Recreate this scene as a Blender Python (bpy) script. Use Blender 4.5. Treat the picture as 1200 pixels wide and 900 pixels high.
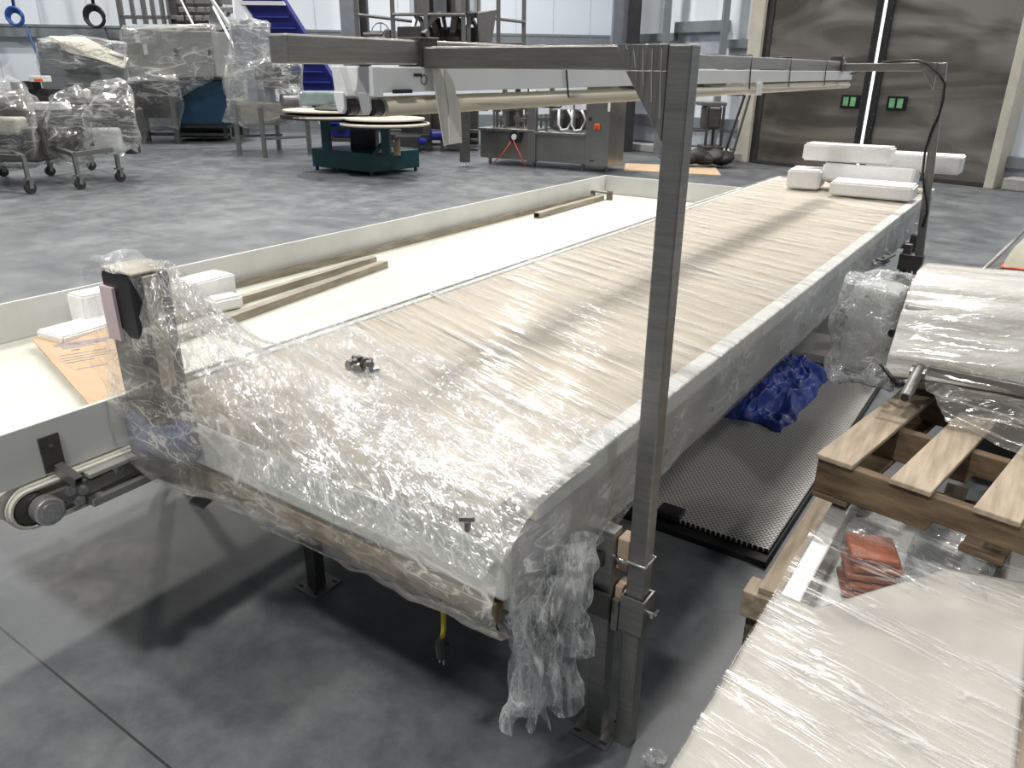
import bpy, bmesh, math, random
from mathutils import Vector, Matrix, noise, Euler
rnd = random.Random(7)
PI = math.pi
scene = bpy.context.scene
COL = scene.collection
for o in list(bpy.data.objects): bpy.data.objects.remove(o)

# ------------------------------------------------------------------ camera
F, ROLL, PITCH, YAW, CH = 896.3, 0.00869, 0.39118, -0.60159, 1.65
def cam_axes():
    f = Vector((math.sin(YAW)*math.cos(PITCH), math.cos(YAW)*math.cos(PITCH), -math.sin(PITCH)))
    r = Vector((math.cos(YAW), -math.sin(YAW), 0)); u = r.cross(f)
    r2 = r*math.cos(ROLL)+u*math.sin(ROLL); u2 = u*math.cos(ROLL)-r*math.sin(ROLL)
    return r2, u2, f
CR, CU, CF = cam_axes()
cd = bpy.data.cameras.new('camera'); cam = bpy.data.objects.new('camera', cd); COL.objects.link(cam)
cd.sensor_width = 36; cd.lens = F/1200*36; cd.clip_start = .05; cd.clip_end = 200
m = Matrix.Identity(4)
for i in range(3):
    m[i][0] = CR[i]; m[i][1] = CU[i]; m[i][2] = -CF[i]
m[2][3] = CH
cam.matrix_world = m
scene.camera = cam
# ------------------------------------------------------------------ light
w = bpy.data.worlds.new('world'); scene.world = w; w.use_nodes = True
w.node_tree.nodes['Background'].inputs[0].default_value = (.80, .90, 1.0, 1)
w.node_tree.nodes['Background'].inputs[1].default_value = .14
scene.view_settings.view_transform = 'Standard'; scene.view_settings.look = 'None'
scene.view_settings.exposure = 0.0; scene.view_settings.gamma = 1.0
scene.view_settings.use_curve_mapping = False
def lamp(x, y, p, z=8.0, s=.55):
    l = bpy.data.lights.new('high_bay_light', 'AREA'); l.shape = 'DISK'; l.size = s; l.energy = p*.74
    l.color = (1.0, .965, .91); l.spread = math.radians(125 if y < 8 and x > -8 else 170)
    o = bpy.data.objects.new('high_bay_light', l); COL.objects.link(o); o.location = (x, y, z)
for x, y, p in ((-1.0, -2.6, 380), (-6.0, -2.2, 370), (4.2, 1.0, 130), (-1.6, 6.6, 290), (-7.2, 6.0, 470), (-13.5, 5.0, 560),
                (-2.0, 11.8, 430), (-8.5, 13.0, 540), (-15.5, 11.0, 600), (-12.0, 16.5, 520), (-21.0, 7.5, 400), (3.5, 10.5, 380)):
    lamp(x, y, p)

# ------------------------------------------------------------------ places
FWD = Vector((math.sin(YAW), math.cos(YAW), 0)); RGT = Vector((math.cos(YAW), -math.sin(YAW), 0))
def ray(px, py): return CR*((px-600)/F) - CU*((py-450)/F) + CF
def at(px, py, z=0.0):
    d = ray(px, py); t = (z-CH)/d.z; return Vector((0, 0, CH))+d*t
def D(px, py, d):           # point at ground depth d
    r = ray(px, py); t = d/r.dot(FWD); return Vector((0, 0, CH))+r*t
def gd(px, py): return at(px, py).dot(FWD)

# ------------------------------------------------------------------ materials
def newmat(name):
    m = bpy.data.materials.new(name); m.use_nodes = True
    return m, m.node_tree, m.node_tree.nodes['Principled BSDF']
def _map(nt, sc=(1, 1, 1), rot=0):
    tc = nt.nodes.new('ShaderNodeTexCoord'); mp = nt.nodes.new('ShaderNodeMapping'); m0 = nt.nodes.new('ShaderNodeMapping')
    nt.links.new(tc.outputs['Object'], m0.inputs[0]); m0.inputs['Rotation'].default_value = (0, 0, rot)
    nt.links.new(m0.outputs[0], mp.inputs[0]); mp.inputs['Scale'].default_value = sc
    return mp.outputs[0]
def _noise(nt, vec, scale, detail=4, rough=.55, dist=0):
    n = nt.nodes.new('ShaderNodeTexNoise'); n.inputs['Scale'].default_value = scale
    n.inputs['Detail'].default_value = detail; n.inputs['Roughness'].default_value = rough
    n.inputs['Distortion'].default_value = dist
    nt.links.new(vec, n.inputs['Vector']); return n.outputs['Fac']
def _ramp(nt, fac, stops):
    r = nt.nodes.new('ShaderNodeValToRGB'); e = r.color_ramp.elements
    while len(e) < len(stops): e.new(.5)
    for i, (p, c) in enumerate(stops):
        e[i].position = p; e[i].color = (c[0], c[1], c[2], 1) if isinstance(c, (tuple, list)) else (c, c, c, 1)
    nt.links.new(fac, r.inputs[0]); return r.outputs[0]
def _bump(nt, h, strength, dist=.01):
    b = nt.nodes.new('ShaderNodeBump'); b.inputs['Strength'].default_value = strength
    b.inputs['Distance'].default_value = dist; nt.links.new(h, b.inputs['Height']); return b.outputs[0]
def mul(c, k): return tuple(min(1, x*k) for x in c)
def mat(name, c, rough=.6, metal=0, var=.15, sc=(1, 1, 1), ns=6, bump=0, spec=.5, bs=None, c2=None, lo=.3, hi=.7, det=4, trans=0, bd=.01):
    m, nt, b = newmat(name)
    v = _map(nt, sc); n = _noise(nt, v, ns, det)
    col = _ramp(nt, n, [(lo, mul(c, 1-var)), (hi, c2 or mul(c, 1+var))])
    nt.links.new(col, b.inputs['Base Color'])
    b.inputs['Roughness'].default_value = rough; b.inputs['Metallic'].default_value = metal
    b.inputs['Specular IOR Level'].default_value = spec
    if bump: nt.links.new(_bump(nt, _noise(nt, v, bs or ns*4, 3), bump, bd), b.inputs['Normal'])
    if trans: b.inputs['Transmission Weight'].default_value = trans
    return m
def film_mat(name, haze=.08, crease=.6, sc=(1, 1, 1), ns=8, rot=0, bump=.6, bd=.01, rough=.10, width=.03, patch=(.42, .60), face=.3, gl=.45, milk=0, tint=(.90, .92, .93)):
    """clear stretch film: mostly see-through, thin bright crease lines, glossy"""
    m = bpy.data.materials.new(name); m.use_nodes = True; nt = m.node_tree; nt.nodes.clear()
    v = _map(nt, sc, rot); n = _noise(nt, v, ns, 2.5, .5, .6); nb = _noise(nt, v, ns*2.7, 2, .5, .8); n2 = _noise(nt, v, ns*.45, 2, .5, .3)
    out = nt.nodes.new('ShaderNodeOutputMaterial'); mx = nt.nodes.new('ShaderNodeMixShader')
    tr = nt.nodes.new('ShaderNodeBsdfTransparent'); tr.inputs[0].default_value = (.97, .975, .98, 1)
    pb = nt.nodes.new('ShaderNodeMixShader'); pb.inputs[0].default_value = gl
    df = nt.nodes.new('ShaderNodeBsdfDiffuse'); df.inputs[0].default_value = (*tint, 1)
    g = nt.nodes.new('ShaderNodeBsdfGlossy'); g.inputs['Roughness'].default_value = rough
    nrm = _bump(nt, n, bump, bd); b2 = nt.nodes.new('ShaderNodeBump'); b2.inputs['Strength'].default_value = bump; b2.inputs['Distance'].default_value = bd*.35
    nt.links.new(nb, b2.inputs['Height']); nt.links.new(nrm, b2.inputs['Normal']); nrm = b2.outputs[0]
    nt.links.new(nrm, g.inputs['Normal']); nt.links.new(nrm, df.inputs['Normal'])
    nt.links.new(df.outputs[0], pb.inputs[1]); nt.links.new(g.outputs[0], pb.inputs[2])
    def M(op, a, b=None, c=None, clamp=False):
        k = nt.nodes.new('ShaderNodeMath'); k.operation = op; k.use_clamp = clamp
        for i, x in enumerate((a, b, c)):
            if x is None: continue
            if isinstance(x, (int, float)): k.inputs[i].default_value = x
            else: nt.links.new(x, k.inputs[i])
        return k.outputs[0]
    lw = nt.nodes.new('ShaderNodeLayerWeight'); lw.inputs[0].default_value = .3; nt.links.new(nrm, lw.inputs['Normal'])
    cr1 = _ramp(nt, n, [(.5-width, 0.0), (.5, 1.0), (.5+width, 0.0)]); cr2 = _ramp(nt, nb, [(.5-width, 0.0), (.5, .8), (.5+width, 0.0)])  # white lines painted in for the glints along the film's creases
    pt = _ramp(nt, n2, [(patch[0], .08), (patch[1], 1.0)])
    a = M('MULTIPLY', M('MAXIMUM', cr1, cr2), pt); a = M('MULTIPLY', a, crease)
    a = M('MULTIPLY_ADD', lw.outputs['Facing'], face, a); a = M('ADD', a, haze)
    if milk: a = M('MULTIPLY_ADD', pt, milk, a)
    a = M('MINIMUM', a, 1.0)
    nt.links.new(a, mx.inputs[0])
    nt.links.new(tr.outputs[0], mx.inputs[1]); nt.links.new(pb.outputs[0], mx.inputs[2])
    nt.links.new(mx.outputs[0], out.inputs[0]); return m
STEEL = mat('brushed_steel', (.265, .262, .255), .40, .8, .14, (1, 1, 12), 9, .12)
STEELH = mat('brushed_steel_long', (.40, .385, .36), .40, .8, .12, (20, 1.2, 20), 7, .12)
STEELW = mat('welded_steel', (.33, .315, .30), .34, .85, .25, (60, 1, 3), 3, .15)
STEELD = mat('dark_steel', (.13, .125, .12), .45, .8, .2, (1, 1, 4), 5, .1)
SATIN = mat('satin_steel', (.58, .575, .56), .3, .75, .1)
CHROME = mat('bright_steel', (.75, .75, .74), .2, 1, .1)
STEELP = mat('stainless_panel', (.34, .33, .31), .3, .9, .12, (1, 1, 1), 2.5, .06)
WHITEP = mat('white_plastic', (.66, .67, .64), .45, 0, .06, ns=4, c2=(.74, .75, .72))
CREAMB = mat('cream_belt', (.61, .60, .53), .5, 0, .05, (2, .6, 2), 3, .05, c2=(.65, .64, .575))
BEIGEB = mat('beige_belt', (.47, .41, .325), .55, 0, .08, (1.4, .8, 1), 2.2, .08, c2=(.54, .475, .385))
STAIN = mat('stained_belt', (.60, .53, .43), .55, 0, .2, (5, 1.2, 1), 4, .1, c2=(.72, .67, .58), det=8)
BLACK = mat('black_plastic', (.018, .018, .02), .35, 0, .3)
BLACKM = mat('black_rubber', (.025, .025, .027), .6, 0, .3)
BLUEM = mat('dark_blue_paint', (.03, .06, .16), .35, 0, .3)
BLUEB = mat('blue_belt', (.008, .014, .19), .45, 0, .15)
BLUET = mat('blue_flat_belt', (.012, .045, .085), .4, 0, .2)
TARP = mat('blue_tarp', (.035, .07, .36), .4, 0, .3, ns=5, bump=.5, bs=25)
TEAL = mat('teal_paint', (.006, .065, .075), .4, 0, .25, ns=3)
TAN = mat('tan_paper', (.42, .37, .29), .5, 0, .15)
CARD = mat('cardboard', (.56, .40, .26), .75, 0, .08, (1, 8, 1), 5)
INK = mat('blue_grey_ink', (.30, .27, .28), .7, 0, .25, ns=40)
WOOD = mat('weathered_pine', (.42, .335, .24), .75, 0, .3, (10, 1, 10), 4, .2, c2=(.56, .46, .345), det=8)
WOODD = mat('dark_wood', (.15, .10, .055), .8, 0, .45, (1, 10, 10), 3, .25, c2=(.23, .165, .10), det=8)
WOODB = mat('pale_wood_block', (.45, .34, .25), .75, 0, .2, (1, 8, 1), 6, .2)
FOAM = mat('white_foam', (.86, .86, .85), .7, 0, .04, ns=60, bump=.15, c2=(.9, .9, .9))
WHITEM = mat('white_painted_metal', (.85, .87, .88), .35, 0, .03)
TUBE = mat('cream_tube', (.62, .57, .46), .3, 0, .05)
WALLM = mat('white_wall_panel', (.74, .79, .86), .5, 0, .03, (.4, .4, .2), 1)
GIRT = mat('grey_girt', (.22, .245, .26), .5, .2, .08)
COLM = mat('blue_grey_column', (.17, .185, .21), .5, .1, .1)
CREAMT = mat('cream_trim', (.50, .48, .41), .5, 0, .08)
CONC = mat('concrete_curb', (.33, .33, .32), .8, 0, .15, ns=8)
YEL = mat('yellow_cable', (.62, .48, .03), .5)
GRIND = mat('grind_mark', (.42, .41, .40), .4, .3)
ORANGE = mat('orange_plastic', (.75, .13, .03), .5)
RED = mat('red_cable', (.6, .06, .03), .5)
RUST = mat('orange_brown_plastic', (.30, .095, .045), .45, 0, .35, (1, 1, 1), 12, .3)
PAPER = mat('white_paper', (.78, .78, .76), .7)
LABELR = mat('pink_label', (.62, .50, .52), .6)
GREEN = mat('green_window', (.16, .36, .18), .3, 0, .35, ns=8)
GREENB = mat('dark_glass', (.01, .014, .012), .15)
CLOTH = mat('cream_cloth', (.60, .57, .48), .8, 0, .12, ns=5, bump=.4)
COVER = mat('cream_cover', (.46, .43, .385), .5, 0, .08, ns=3, bump=.15, c2=(.57, .54, .485), bs=9)
BELTS = mat('beige_bag', (.58, .55, .42), .55, 0, .1, ns=4, bump=.3, c2=(.66, .62, .5))
ROPE = mat('dark_hose', (.02, .02, .022), .5)
BHOSE = mat('blue_hose', (.03, .10, .35), .4)
WARM = (.90, .865, .79)
FILMT = film_mat('film_tight', .02, .95, (.9, 30, 6), 1.7, .35, .6, .006, .09, .045, (.42, .60), .06, tint=(.95, .93, .88))
FILML = film_mat('film_loose', .05, .70, (1.5, 6, 3), 4.5, .55, .8, .02, .09, .028, (.38, .60), .26)
FILMV = film_mat('film_layered', .07, .62, (1.2, 7, 3.5), 4, .10, .7, .016, .10, .03, (.38, .62), .20, .4, .22, tint=WARM)
FILMQ = film_mat('film_thin', .04, .30, (1.5, 5, 3), 4.5, .55, .7, .02, .09, .028, (.38, .60), .22)
FILMS = film_mat('film_side', .10, .45, (4, 1.6, 3), 4, 0, .6, .01, .10, .03, (.40, .60), .10, milk=.16)
FILMB = film_mat('film_far', .09, .80, (.8, .8, 2.4), 1.6, 0, .8, .06, .10, .03, (.40, .58), .22, milk=.10, tint=(.85, .85, .83))
FILMC = film_mat('film_crate', .02, .55, (1.3, 14, 3), 2.2, .2, .4, .006, .22, .03, (.44, .60), .03, .25)
FILMK = film_mat('film_milky', .10, .75, (2.2, 2.2, 2.2), 6, 0, .8, .02, .10, .03, (.38, .58), .26, .45, .18)
FILMX = film_mat('film_tail', .10, .55, (3, 3, .8), 6, 0, .8, .02, .10, .035, (.36, .58), .42)
FILMW = film_mat('film_low', .12, .6, (1.2, 9, 5), 2.5, -.25, .6, .01, .14, .03, (.40, .60), .14, .35, milk=.24, tint=WARM)

def floor_mat():
    m, nt, b = newmat('polished_concrete'); v = _map(nt)
    n1 = _noise(nt, v, 1.1, 6, .62, .35); n2 = _noise(nt, v, 3.1, 10, .74, .15)
    mx = nt.nodes.new('ShaderNodeMath'); mx.operation = 'MULTIPLY_ADD'; mx.inputs[1].default_value = .62
    nt.links.new(n2, mx.inputs[0])
    ad = nt.nodes.new('ShaderNodeMath'); ad.operation = 'MULTIPLY'; ad.inputs[1].default_value = .46
    nt.links.new(n1, ad.inputs[0]); nt.links.new(ad.outputs[0], mx.inputs[2])
    col = _ramp(nt, mx.outputs[0], [(.40, (.060, .067, .075)), (.53, (.105, .115, .124)), (.62, (.15, .16, .168)), (.74, (.21, .22, .228))])
    # saw-cut joints across the slab
    sx = nt.nodes.new('ShaderNodeSeparateXYZ'); nt.links.new(v, sx.inputs[0])
    def joint(sock, off, per):
        a = nt.nodes.new('ShaderNodeMath'); a.operation = 'SUBTRACT'; a.inputs[1].default_value = off; nt.links.new(sock, a.inputs[0])
        pm = nt.nodes.new('ShaderNodeMath'); pm.operation = 'PINGPONG'; pm.inputs[1].default_value = per/2; nt.links.new(a.outputs[0], pm.inputs[0])
        lt = nt.nodes.new('ShaderNodeMath'); lt.operation = 'LESS_THAN'; lt.inputs[1].default_value = .0035; nt.links.new(pm.outputs[0], lt.inputs[0])
        return lt.outputs[0]
    j1 = joint(sx.outputs['Y'], .685, 3.76); j2 = joint(sx.outputs['X'], -3.6, 3.76)
    jm = nt.nodes.new('ShaderNodeMath'); jm.operation = 'MAXIMUM'; nt.links.new(j1, jm.inputs[0]); nt.links.new(j2, jm.inputs[1])
    mc = nt.nodes.new('ShaderNodeMixRGB'); mc.inputs[2].default_value = (.035, .035, .033, 1)
    nt.links.new(jm.outputs[0], mc.inputs[0]); nt.links.new(col, mc.inputs[1])
    nt.links.new(mc.outputs[0], b.inputs['Base Color'])
    nt.links.new(_ramp(nt, n2, [(.3, .36), (.7, .55)]), b.inputs['Roughness'])
    nt.links.new(_bump(nt, _noise(nt, v, 3, 5), .12, .02), b.inputs['Normal'])
    return m
FLOOR = floor_mat()
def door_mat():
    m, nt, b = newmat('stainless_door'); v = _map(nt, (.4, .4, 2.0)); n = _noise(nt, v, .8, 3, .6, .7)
    nt.links.new(_ramp(nt, n, [(.38, (.19, .175, .155)), (.50, (.29, .27, .24)), (.62, (.38, .36, .335))]), b.inputs['Base Color'])  # ceiling reflections painted into the steel colour as soft horizontal bands
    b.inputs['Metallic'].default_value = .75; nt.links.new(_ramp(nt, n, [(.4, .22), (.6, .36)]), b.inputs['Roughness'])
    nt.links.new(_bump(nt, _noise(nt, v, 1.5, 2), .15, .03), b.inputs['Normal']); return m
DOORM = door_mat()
def mesh_mat():
    m, nt, b = newmat('woven_wire'); v = _map(nt, (1, 1, 1))
    br = nt.nodes.new('ShaderNodeTexBrick'); nt.links.new(v, br.inputs['Vector'])
    br.inputs['Color1'].default_value = (.008, .008, .009, 1); br.inputs['Color2'].default_value = (.02, .02, .02, 1)
    br.inputs['Mortar'].default_value = (.62, .61, .58, 1); br.inputs['Scale'].default_value = 1
    br.inputs['Mortar Size'].default_value = .0037; br.inputs['Mortar Smooth'].default_value = .25
    br.inputs['Brick Width'].default_value = .020; br.inputs['Row Height'].default_value = .0125
    nt.links.new(br.outputs['Color'], b.inputs['Base Color'])
    b.inputs['Metallic'].default_value = .3; b.inputs['Roughness'].default_value = .4
    nt.links.new(_bump(nt, br.outputs['Fac'], .8, .004), b.inputs['Normal']); return m
WIRE = mesh_mat()

# ------------------------------------------------------------------ mesh helpers
def frame(z, hint=Vector((0, 0, 1))):
    z = z.normalized()
    if abs(z.dot(hint)) > .98: hint = Vector((0, 1, 0))
    x = hint.cross(z).normalized(); y = z.cross(x)
    return Matrix((x, y, z)).transposed()
class MB:
    def __init__(s): s.bm = bmesh.new()
    def _add(s, verts, faces):
        vs = [s.bm.verts.new(v) for v in verts]
        for f in faces:
            try: s.bm.faces.new([vs[i] for i in f])
            except ValueError: pass
        return s
    def box(s, a, b, R=None, c=None):
        """axis box from corner a to corner b, turned by R about c"""
        a = Vector(a); b = Vector(b); c = Vector(c) if c is not None else (a+b)/2
        vs = [Vector((x, y, z)) for z in (a.z, b.z) for y in (a.y, b.y) for x in (a.x, b.x)]
        if R is not None: vs = [c+R@(v-c) for v in vs]
        return s._add(vs, [(0, 2, 3, 1), (4, 5, 7, 6), (0, 1, 5, 4), (2, 6, 7, 3), (0, 4, 6, 2), (1, 3, 7, 5)])
    def bar(s, p, q, w, h=None, up=(0, 0, 1)):
        p = Vector(p); q = Vector(q); h = h or w; M = frame(q-p, Vector(up))
        vs = [e+M@Vector((x*w/2, y*h/2, 0)) for e in (p, q) for x, y in ((-1, -1), (1, -1), (1, 1), (-1, 1))]
        return s._add(vs, [(3, 2, 1, 0), (4, 5, 6, 7), (0, 1, 5, 4), (1, 2, 6, 5), (2, 3, 7, 6), (3, 0, 4, 7)])
    def hollow(s, p, q, w, h=None, t=.004, up=(0, 0, 1)):
        """square tube with open ends"""
        p = Vector(p); q = Vector(q); h = h or w; M = frame(q-p, Vector(up)); vs = []
        for k in (0, t):
            for e in (p, q):
                for x, y in ((-1, -1), (1, -1), (1, 1), (-1, 1)): vs.append(e+M@Vector((x*(w/2-k), y*(h/2-k), 0)))
        fs = []
        for i in range(4):
            j = (i+1) % 4
            fs += [(i, j, 4+j, 4+i), (8+j, 8+i, 12+i, 12+j), (j, i, 8+i, 8+j), (4+i, 4+j, 12+j, 12+i)]
        return s._add(vs, fs)
    def cyl(s, p, q, r, r2=None, n=16):
        p = Vector(p); q = Vector(q); r2 = r if r2 is None else r2; M = frame(q-p)
        vs = [e+M@Vector((rr*math.cos(2*PI*i/n), rr*math.sin(2*PI*i/n), 0)) for e, rr in ((p, r), (q, r2)) for i in range(n)]
        fs = [tuple(range(n-1, -1, -1)), tuple(range(n, 2*n))]+[(i, (i+1) % n, n+(i+1) % n, n+i) for i in range(n)]
        return s._add(vs, fs)
    def path(s, pts, r, n=8, closed=False):
        pts = [Vector(p) for p in pts]; N = len(pts); rings = []
        for i, p in enumerate(pts):
            a = pts[i-1] if i or closed else p; b = pts[(i+1) % N] if i < N-1 or closed else p
            M = frame(b-a)
            rings.append([s.bm.verts.new(p+M@Vector((r*math.cos(2*PI*k/n), r*math.sin(2*PI*k/n), 0))) for k in range(n)])
        for i in range(N if closed else N-1):
            A, B = rings[i], rings[(i+1) % N]
            for k in range(n):
                s.bm.faces.new((A[k], A[(k+1) % n], B[(k+1) % n], B[k]))
        if not closed:
            s.bm.faces.new(rings[0][::-1]); s.bm.faces.new(rings[-1])
        return s
    def ring(s, c, R, r, axis=(0, 1, 0), n=28, m=8, sq=1):
        M = frame(Vector(axis)); c = Vector(c)
        return s.path([c+M@Vector((R*math.cos(2*PI*i/n), sq*R*math.sin(2*PI*i/n), 0)) for i in range(n)], r, m, True)
    def prism(s, pts, vec):
        n = len(pts); vec = Vector(vec); vs = [Vector(p) for p in pts]+[Vector(p)+vec for p in pts]
        return s._add(vs, [tuple(range(n-1, -1, -1)), tuple(range(n, 2*n))]+[(i, (i+1) % n, n+(i+1) % n, n+i) for i in range(n)])
    def fb(s, x0, y0, x1, y1, d, th, rot=0, z0=None):
        """upright box whose front stands at ground depth d"""
        ym = (max(y0, -10)+min(y1, 210))/2; A = D(x0, ym, d); B = D(x1, ym, d); zb = D(x0, y1, d).z if z0 is None else z0; B.z = D(x1, y0, d).z
        c = (A+B)/2; c.z = 0; u = (B-A).dot(RGT)/2
        R = Matrix.Rotation(rot, 3, 'Z'); ex = R@RGT; ey = R@FWD
        vs = [c+ex*x+ey*y+Vector((0, 0, z)) for z in (zb, B.z) for y in (0, th) for x in (-u, u)]
        return s._add(vs, [(0, 2, 3, 1), (4, 5, 7, 6), (0, 1, 5, 4), (2, 6, 7, 3), (0, 4, 6, 2), (1, 3, 7, 5)])
    def fl(s, a, b, w, n=6):
        """round or square rod between (px,py,depth) points"""
        p, q = D(*a), D(*b)
        return s.bar(p, q, w) if n == 4 else s.cyl(p, q, w/2, n=n)
    def grid(s, f, nu, nv):
        g = [[s.bm.verts.new(f(i/nu, j/nv)) for j in range(nv+1)] for i in range(nu+1)]
        for i in range(nu):
            for j in range(nv): s.bm.faces.new((g[i][j], g[i+1][j], g[i+1][j+1], g[i][j+1]))
        return s
    def build(s, name, m, parent=None, smooth=False, bevel=0, seg=2, solid=0):
        bmesh.ops.recalc_face_normals(s.bm, faces=s.bm.faces[:])
        me = bpy.data.meshes.new(name); s.bm.to_mesh(me); s.bm.free(); me.materials.append(m)
        o = bpy.data.objects.new(name, me); COL.objects.link(o)
        if parent is not None:
            o.parent = parent; o.matrix_parent_inverse = Matrix.Translation(-parent.location)
        if smooth:
            for p in me.polygons: p.use_smooth = True
        if solid:
            k = o.modifiers.new('solid', 'SOLIDIFY'); k.thickness = solid
        if bevel:
            k = o.modifiers.new('bevel', 'BEVEL'); k.width = bevel; k.segments = seg; k.limit_method = 'ANGLE'
        return o
def thing(name, label, cat, loc=(0, 0, 0), group=None):
    o = bpy.data.objects.new(name, None); COL.objects.link(o); o.location = loc; o.empty_display_size = .1
    return tag(o, label, cat, group)
def tag(o, label, cat, group=None, kind=None):
    o['label'] = label; o['category'] = cat
    if group: o['group'] = group
    if kind: o['kind'] = kind
    return o
def struct(o, label=None):
    o['kind'] = 'structure'
    if label: o['label'] = label
    return o
def lab(o, t): o['label'] = t; return o
def nz(p, s): return noise.noise(Vector(p)*s)
def crumple(bm, amp, sc, aniso=(1, 1, 1)):
    for v in bm.verts:
        q = Vector((v.co.x*aniso[0], v.co.y*aniso[1], v.co.z*aniso[2]))
        d = noise.noise_vector(q*sc)+.5*noise.noise_vector(q*sc*2.3)
        v.co += d*amp
def envelope(pts, name, m, parent, amp=.03, sc=3, cuts=3, grow=1.03, aniso=(1, 1, 1)):
    """crumpled film skin drawn tight round a cloud of points"""
    b = MB(); c = sum((Vector(p) for p in pts), Vector())/len(pts)
    for p in pts: b.bm.verts.new(c+(Vector(p)-c)*grow)
    r = bmesh.ops.convex_hull(b.bm, input=b.bm.verts[:])
    junk = [g for g in r['geom_interior'] if isinstance(g, bmesh.types.BMVert)]
    if junk: bmesh.ops.delete(b.bm, geom=junk, context='VERTS')
    for _ in range(cuts):
        bmesh.ops.subdivide_edges(b.bm, edges=b.bm.edges[:], cuts=1, use_grid_fill=True)
        bmesh.ops.triangulate(b.bm, faces=b.bm.faces[:])
    crumple(b.bm, amp, sc, aniso)
    return b.build(name, m, parent, smooth=True)
def boxpts(o): return [o.matrix_world@v.co for v in o.data.vertices]

# ================================================================== SETTING
b = MB(); b.box((-60, -14, -.2), (14, 40, 0)); struct(b.build('floor', FLOOR), 'dark polished concrete floor')
# door wall and the left wall behind the machines
P0 = Vector((-8.2, 16.14, 0)); PW = Vector((-4.834, 15.253, 0)); QW = Vector((-.847, 14.204, 0))
wd = (QW-PW).normalized(); wn = Vector((-wd.y, wd.x, 0))          # wn points away from the hall
WR = Matrix((wd, wn, Vector((0, 0, 1)))).transposed()
def wp(t, n, z): return PW+wd*t+wn*n+Vector((0, 0, z))             # t along wall from door's left edge
def wbox(mb, t0, t1, n0, n1, z0, z1):
    vs = [wp(t, n, z) for z in (z0, z1) for n in (n0, n1) for t in (t0, t1)]
    return mb._add(vs, [(0, 2, 3, 1), (4, 5, 7, 6), (0, 1, 5, 4), (2, 6, 7, 3), (0, 4, 6, 2), (1, 3, 7, 5)])
DL = (QW-PW).length
b = MB(); wbox(b, -4.2, -.02, .32, .5, 0, 9); wbox(b, DL+.02, 16, .32, .5, 0, 9); wbox(b, -.02, DL+.02, .32, .5, 6.2, 9)
struct(b.build('wall_back', WALLM), 'white panelled wall around the big steel doors')
LA = D(-60, 70, 21.2); LB = D(740, 82, 25.8); LA.z = LB.z = 0
ld = (LB-LA).normalized(); ln = Vector((-ld.y, ld.x, 0))
def lbox(mb, t0, t1, n0, n1, z0, z1):
    vs = [LA+ld*t+ln*n+Vector((0, 0, z)) for z in (z0, z1) for n in (n0, n1) for t in (t0, t1)]
    return mb._add(vs, [(0, 2, 3, 1), (4, 5, 7, 6), (0, 1, 5, 4), (2, 6, 7, 3), (0, 4, 6, 2), (1, 3, 7, 5)])
LL = (LB-LA).length
b = MB(); lbox(b, -30, LL+4, 0, .2, 0, 9); struct(b.build('wall_left', WALLM), 'white panelled wall behind the machines')
b = MB(); c1 = wp(-4.2, .32, 0); e1 = LB+ld*2
b.prism([c1, c1+wd*.2, e1+wd*.2, e1], (0, 0, 9)); struct(b.build('wall_return', WALLM), 'short return wall')
# girts
gz = D(70, 41, (D(70, 41, 21.8)).dot(FWD)).z
b = MB()
lbox(b, -30, LL+2, -.22, 0, 2.30, 2.56); lbox(b, -30, LL+2, -.24, -.20, 2.54, 2.60)
lbox(b, -30, LL+2, -.06, 0, 0, .35)
struct(b.build('trim_1', GIRT), 'grey steel girt across the left wall')
b = MB()
for t in [x*1.15 for x in range(-20, 30)]: lbox(b, t, t+.015, -.012, 0, .3, 9)
struct(b.build('trim_2', mat('panel_seam', (.50, .55, .62), .5)), 'panel seams of the left wall')
def col(name, x0, x1, d, m, dep=.3):
    b = MB(); A = D(x0, 40, d); B = D(x1, 40, d); A.z = B.z = 0
    b.prism([A, B, B+FWD*dep, A+FWD*dep], (0, 0, 9)); return struct(b.build(name, m))
col('trim_3', 400, 416, 21, COLM); col('trim_4', 416, 431, 21.3, BLACKM)
col('trim_5', 718, 736, 17.4, COLM); col('trim_6', 736, 750, 17.2, BLACKM)
col('trim_8', 777, 785, 16.9, GIRT, .15)
col('trim_9', 846, 853, 16.0, GIRT, .15)
b = MB()
wbox(b, -2.35, -1.1, .18, .32, 2.35, 2.55); wbox(b, -1.1, -.3, .18, .32, 2.05, 2.2); wbox(b, -4.1, -2.35, .18, .32, 2.2, 2.35)
wbox(b, -4.1, -.3, .18, .32, .55, .75)
wbox(b, DL+.1, 16, .18, .32, .30, .46)
struct(b.build('trim_10', GIRT), 'grey girts beside the doors')
b = MB(); wbox(b, -2.30, -1.15, .28, .32, 1.95, 2.35)
wbox(b, -1.05, -.3, .28, .32, 1.3, 2.05); wbox(b, -4.1, -.3, .25, .32, .2, .55); wbox(b, DL+.1, 2.5+DL, .25, .32, .1, .30)
struct(b.build('trim_11', mat('grey_panel', (.40, .44, .50), .5)), 'grey lower wall panels')
b = MB(); wbox(b, -4.1, -.28, -.12, .32, 0, .16); wbox(b, DL+.25, 16, -.12, .32, 0, .18); struct(b.build('baseboard_back', CONC, bevel=.02), 'low concrete curb at the foot of the wall')
b = MB(); wbox(b, -.42, -.14, -.06, .32, 0, 6.2); wbox(b, DL, DL+.14, -.12, .32, 0, 6.2)
struct(b.build('trim_12', CREAMT, bevel=.01), 'cream steel door jambs')
b = MB(); wbox(b, -.14, 0, .02, .32, 0, 6.2); wbox(b, -.02, DL, -.02, .10, 0, .05); wbox(b, -.02, DL, -.06, -.02, 0, .03)
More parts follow.
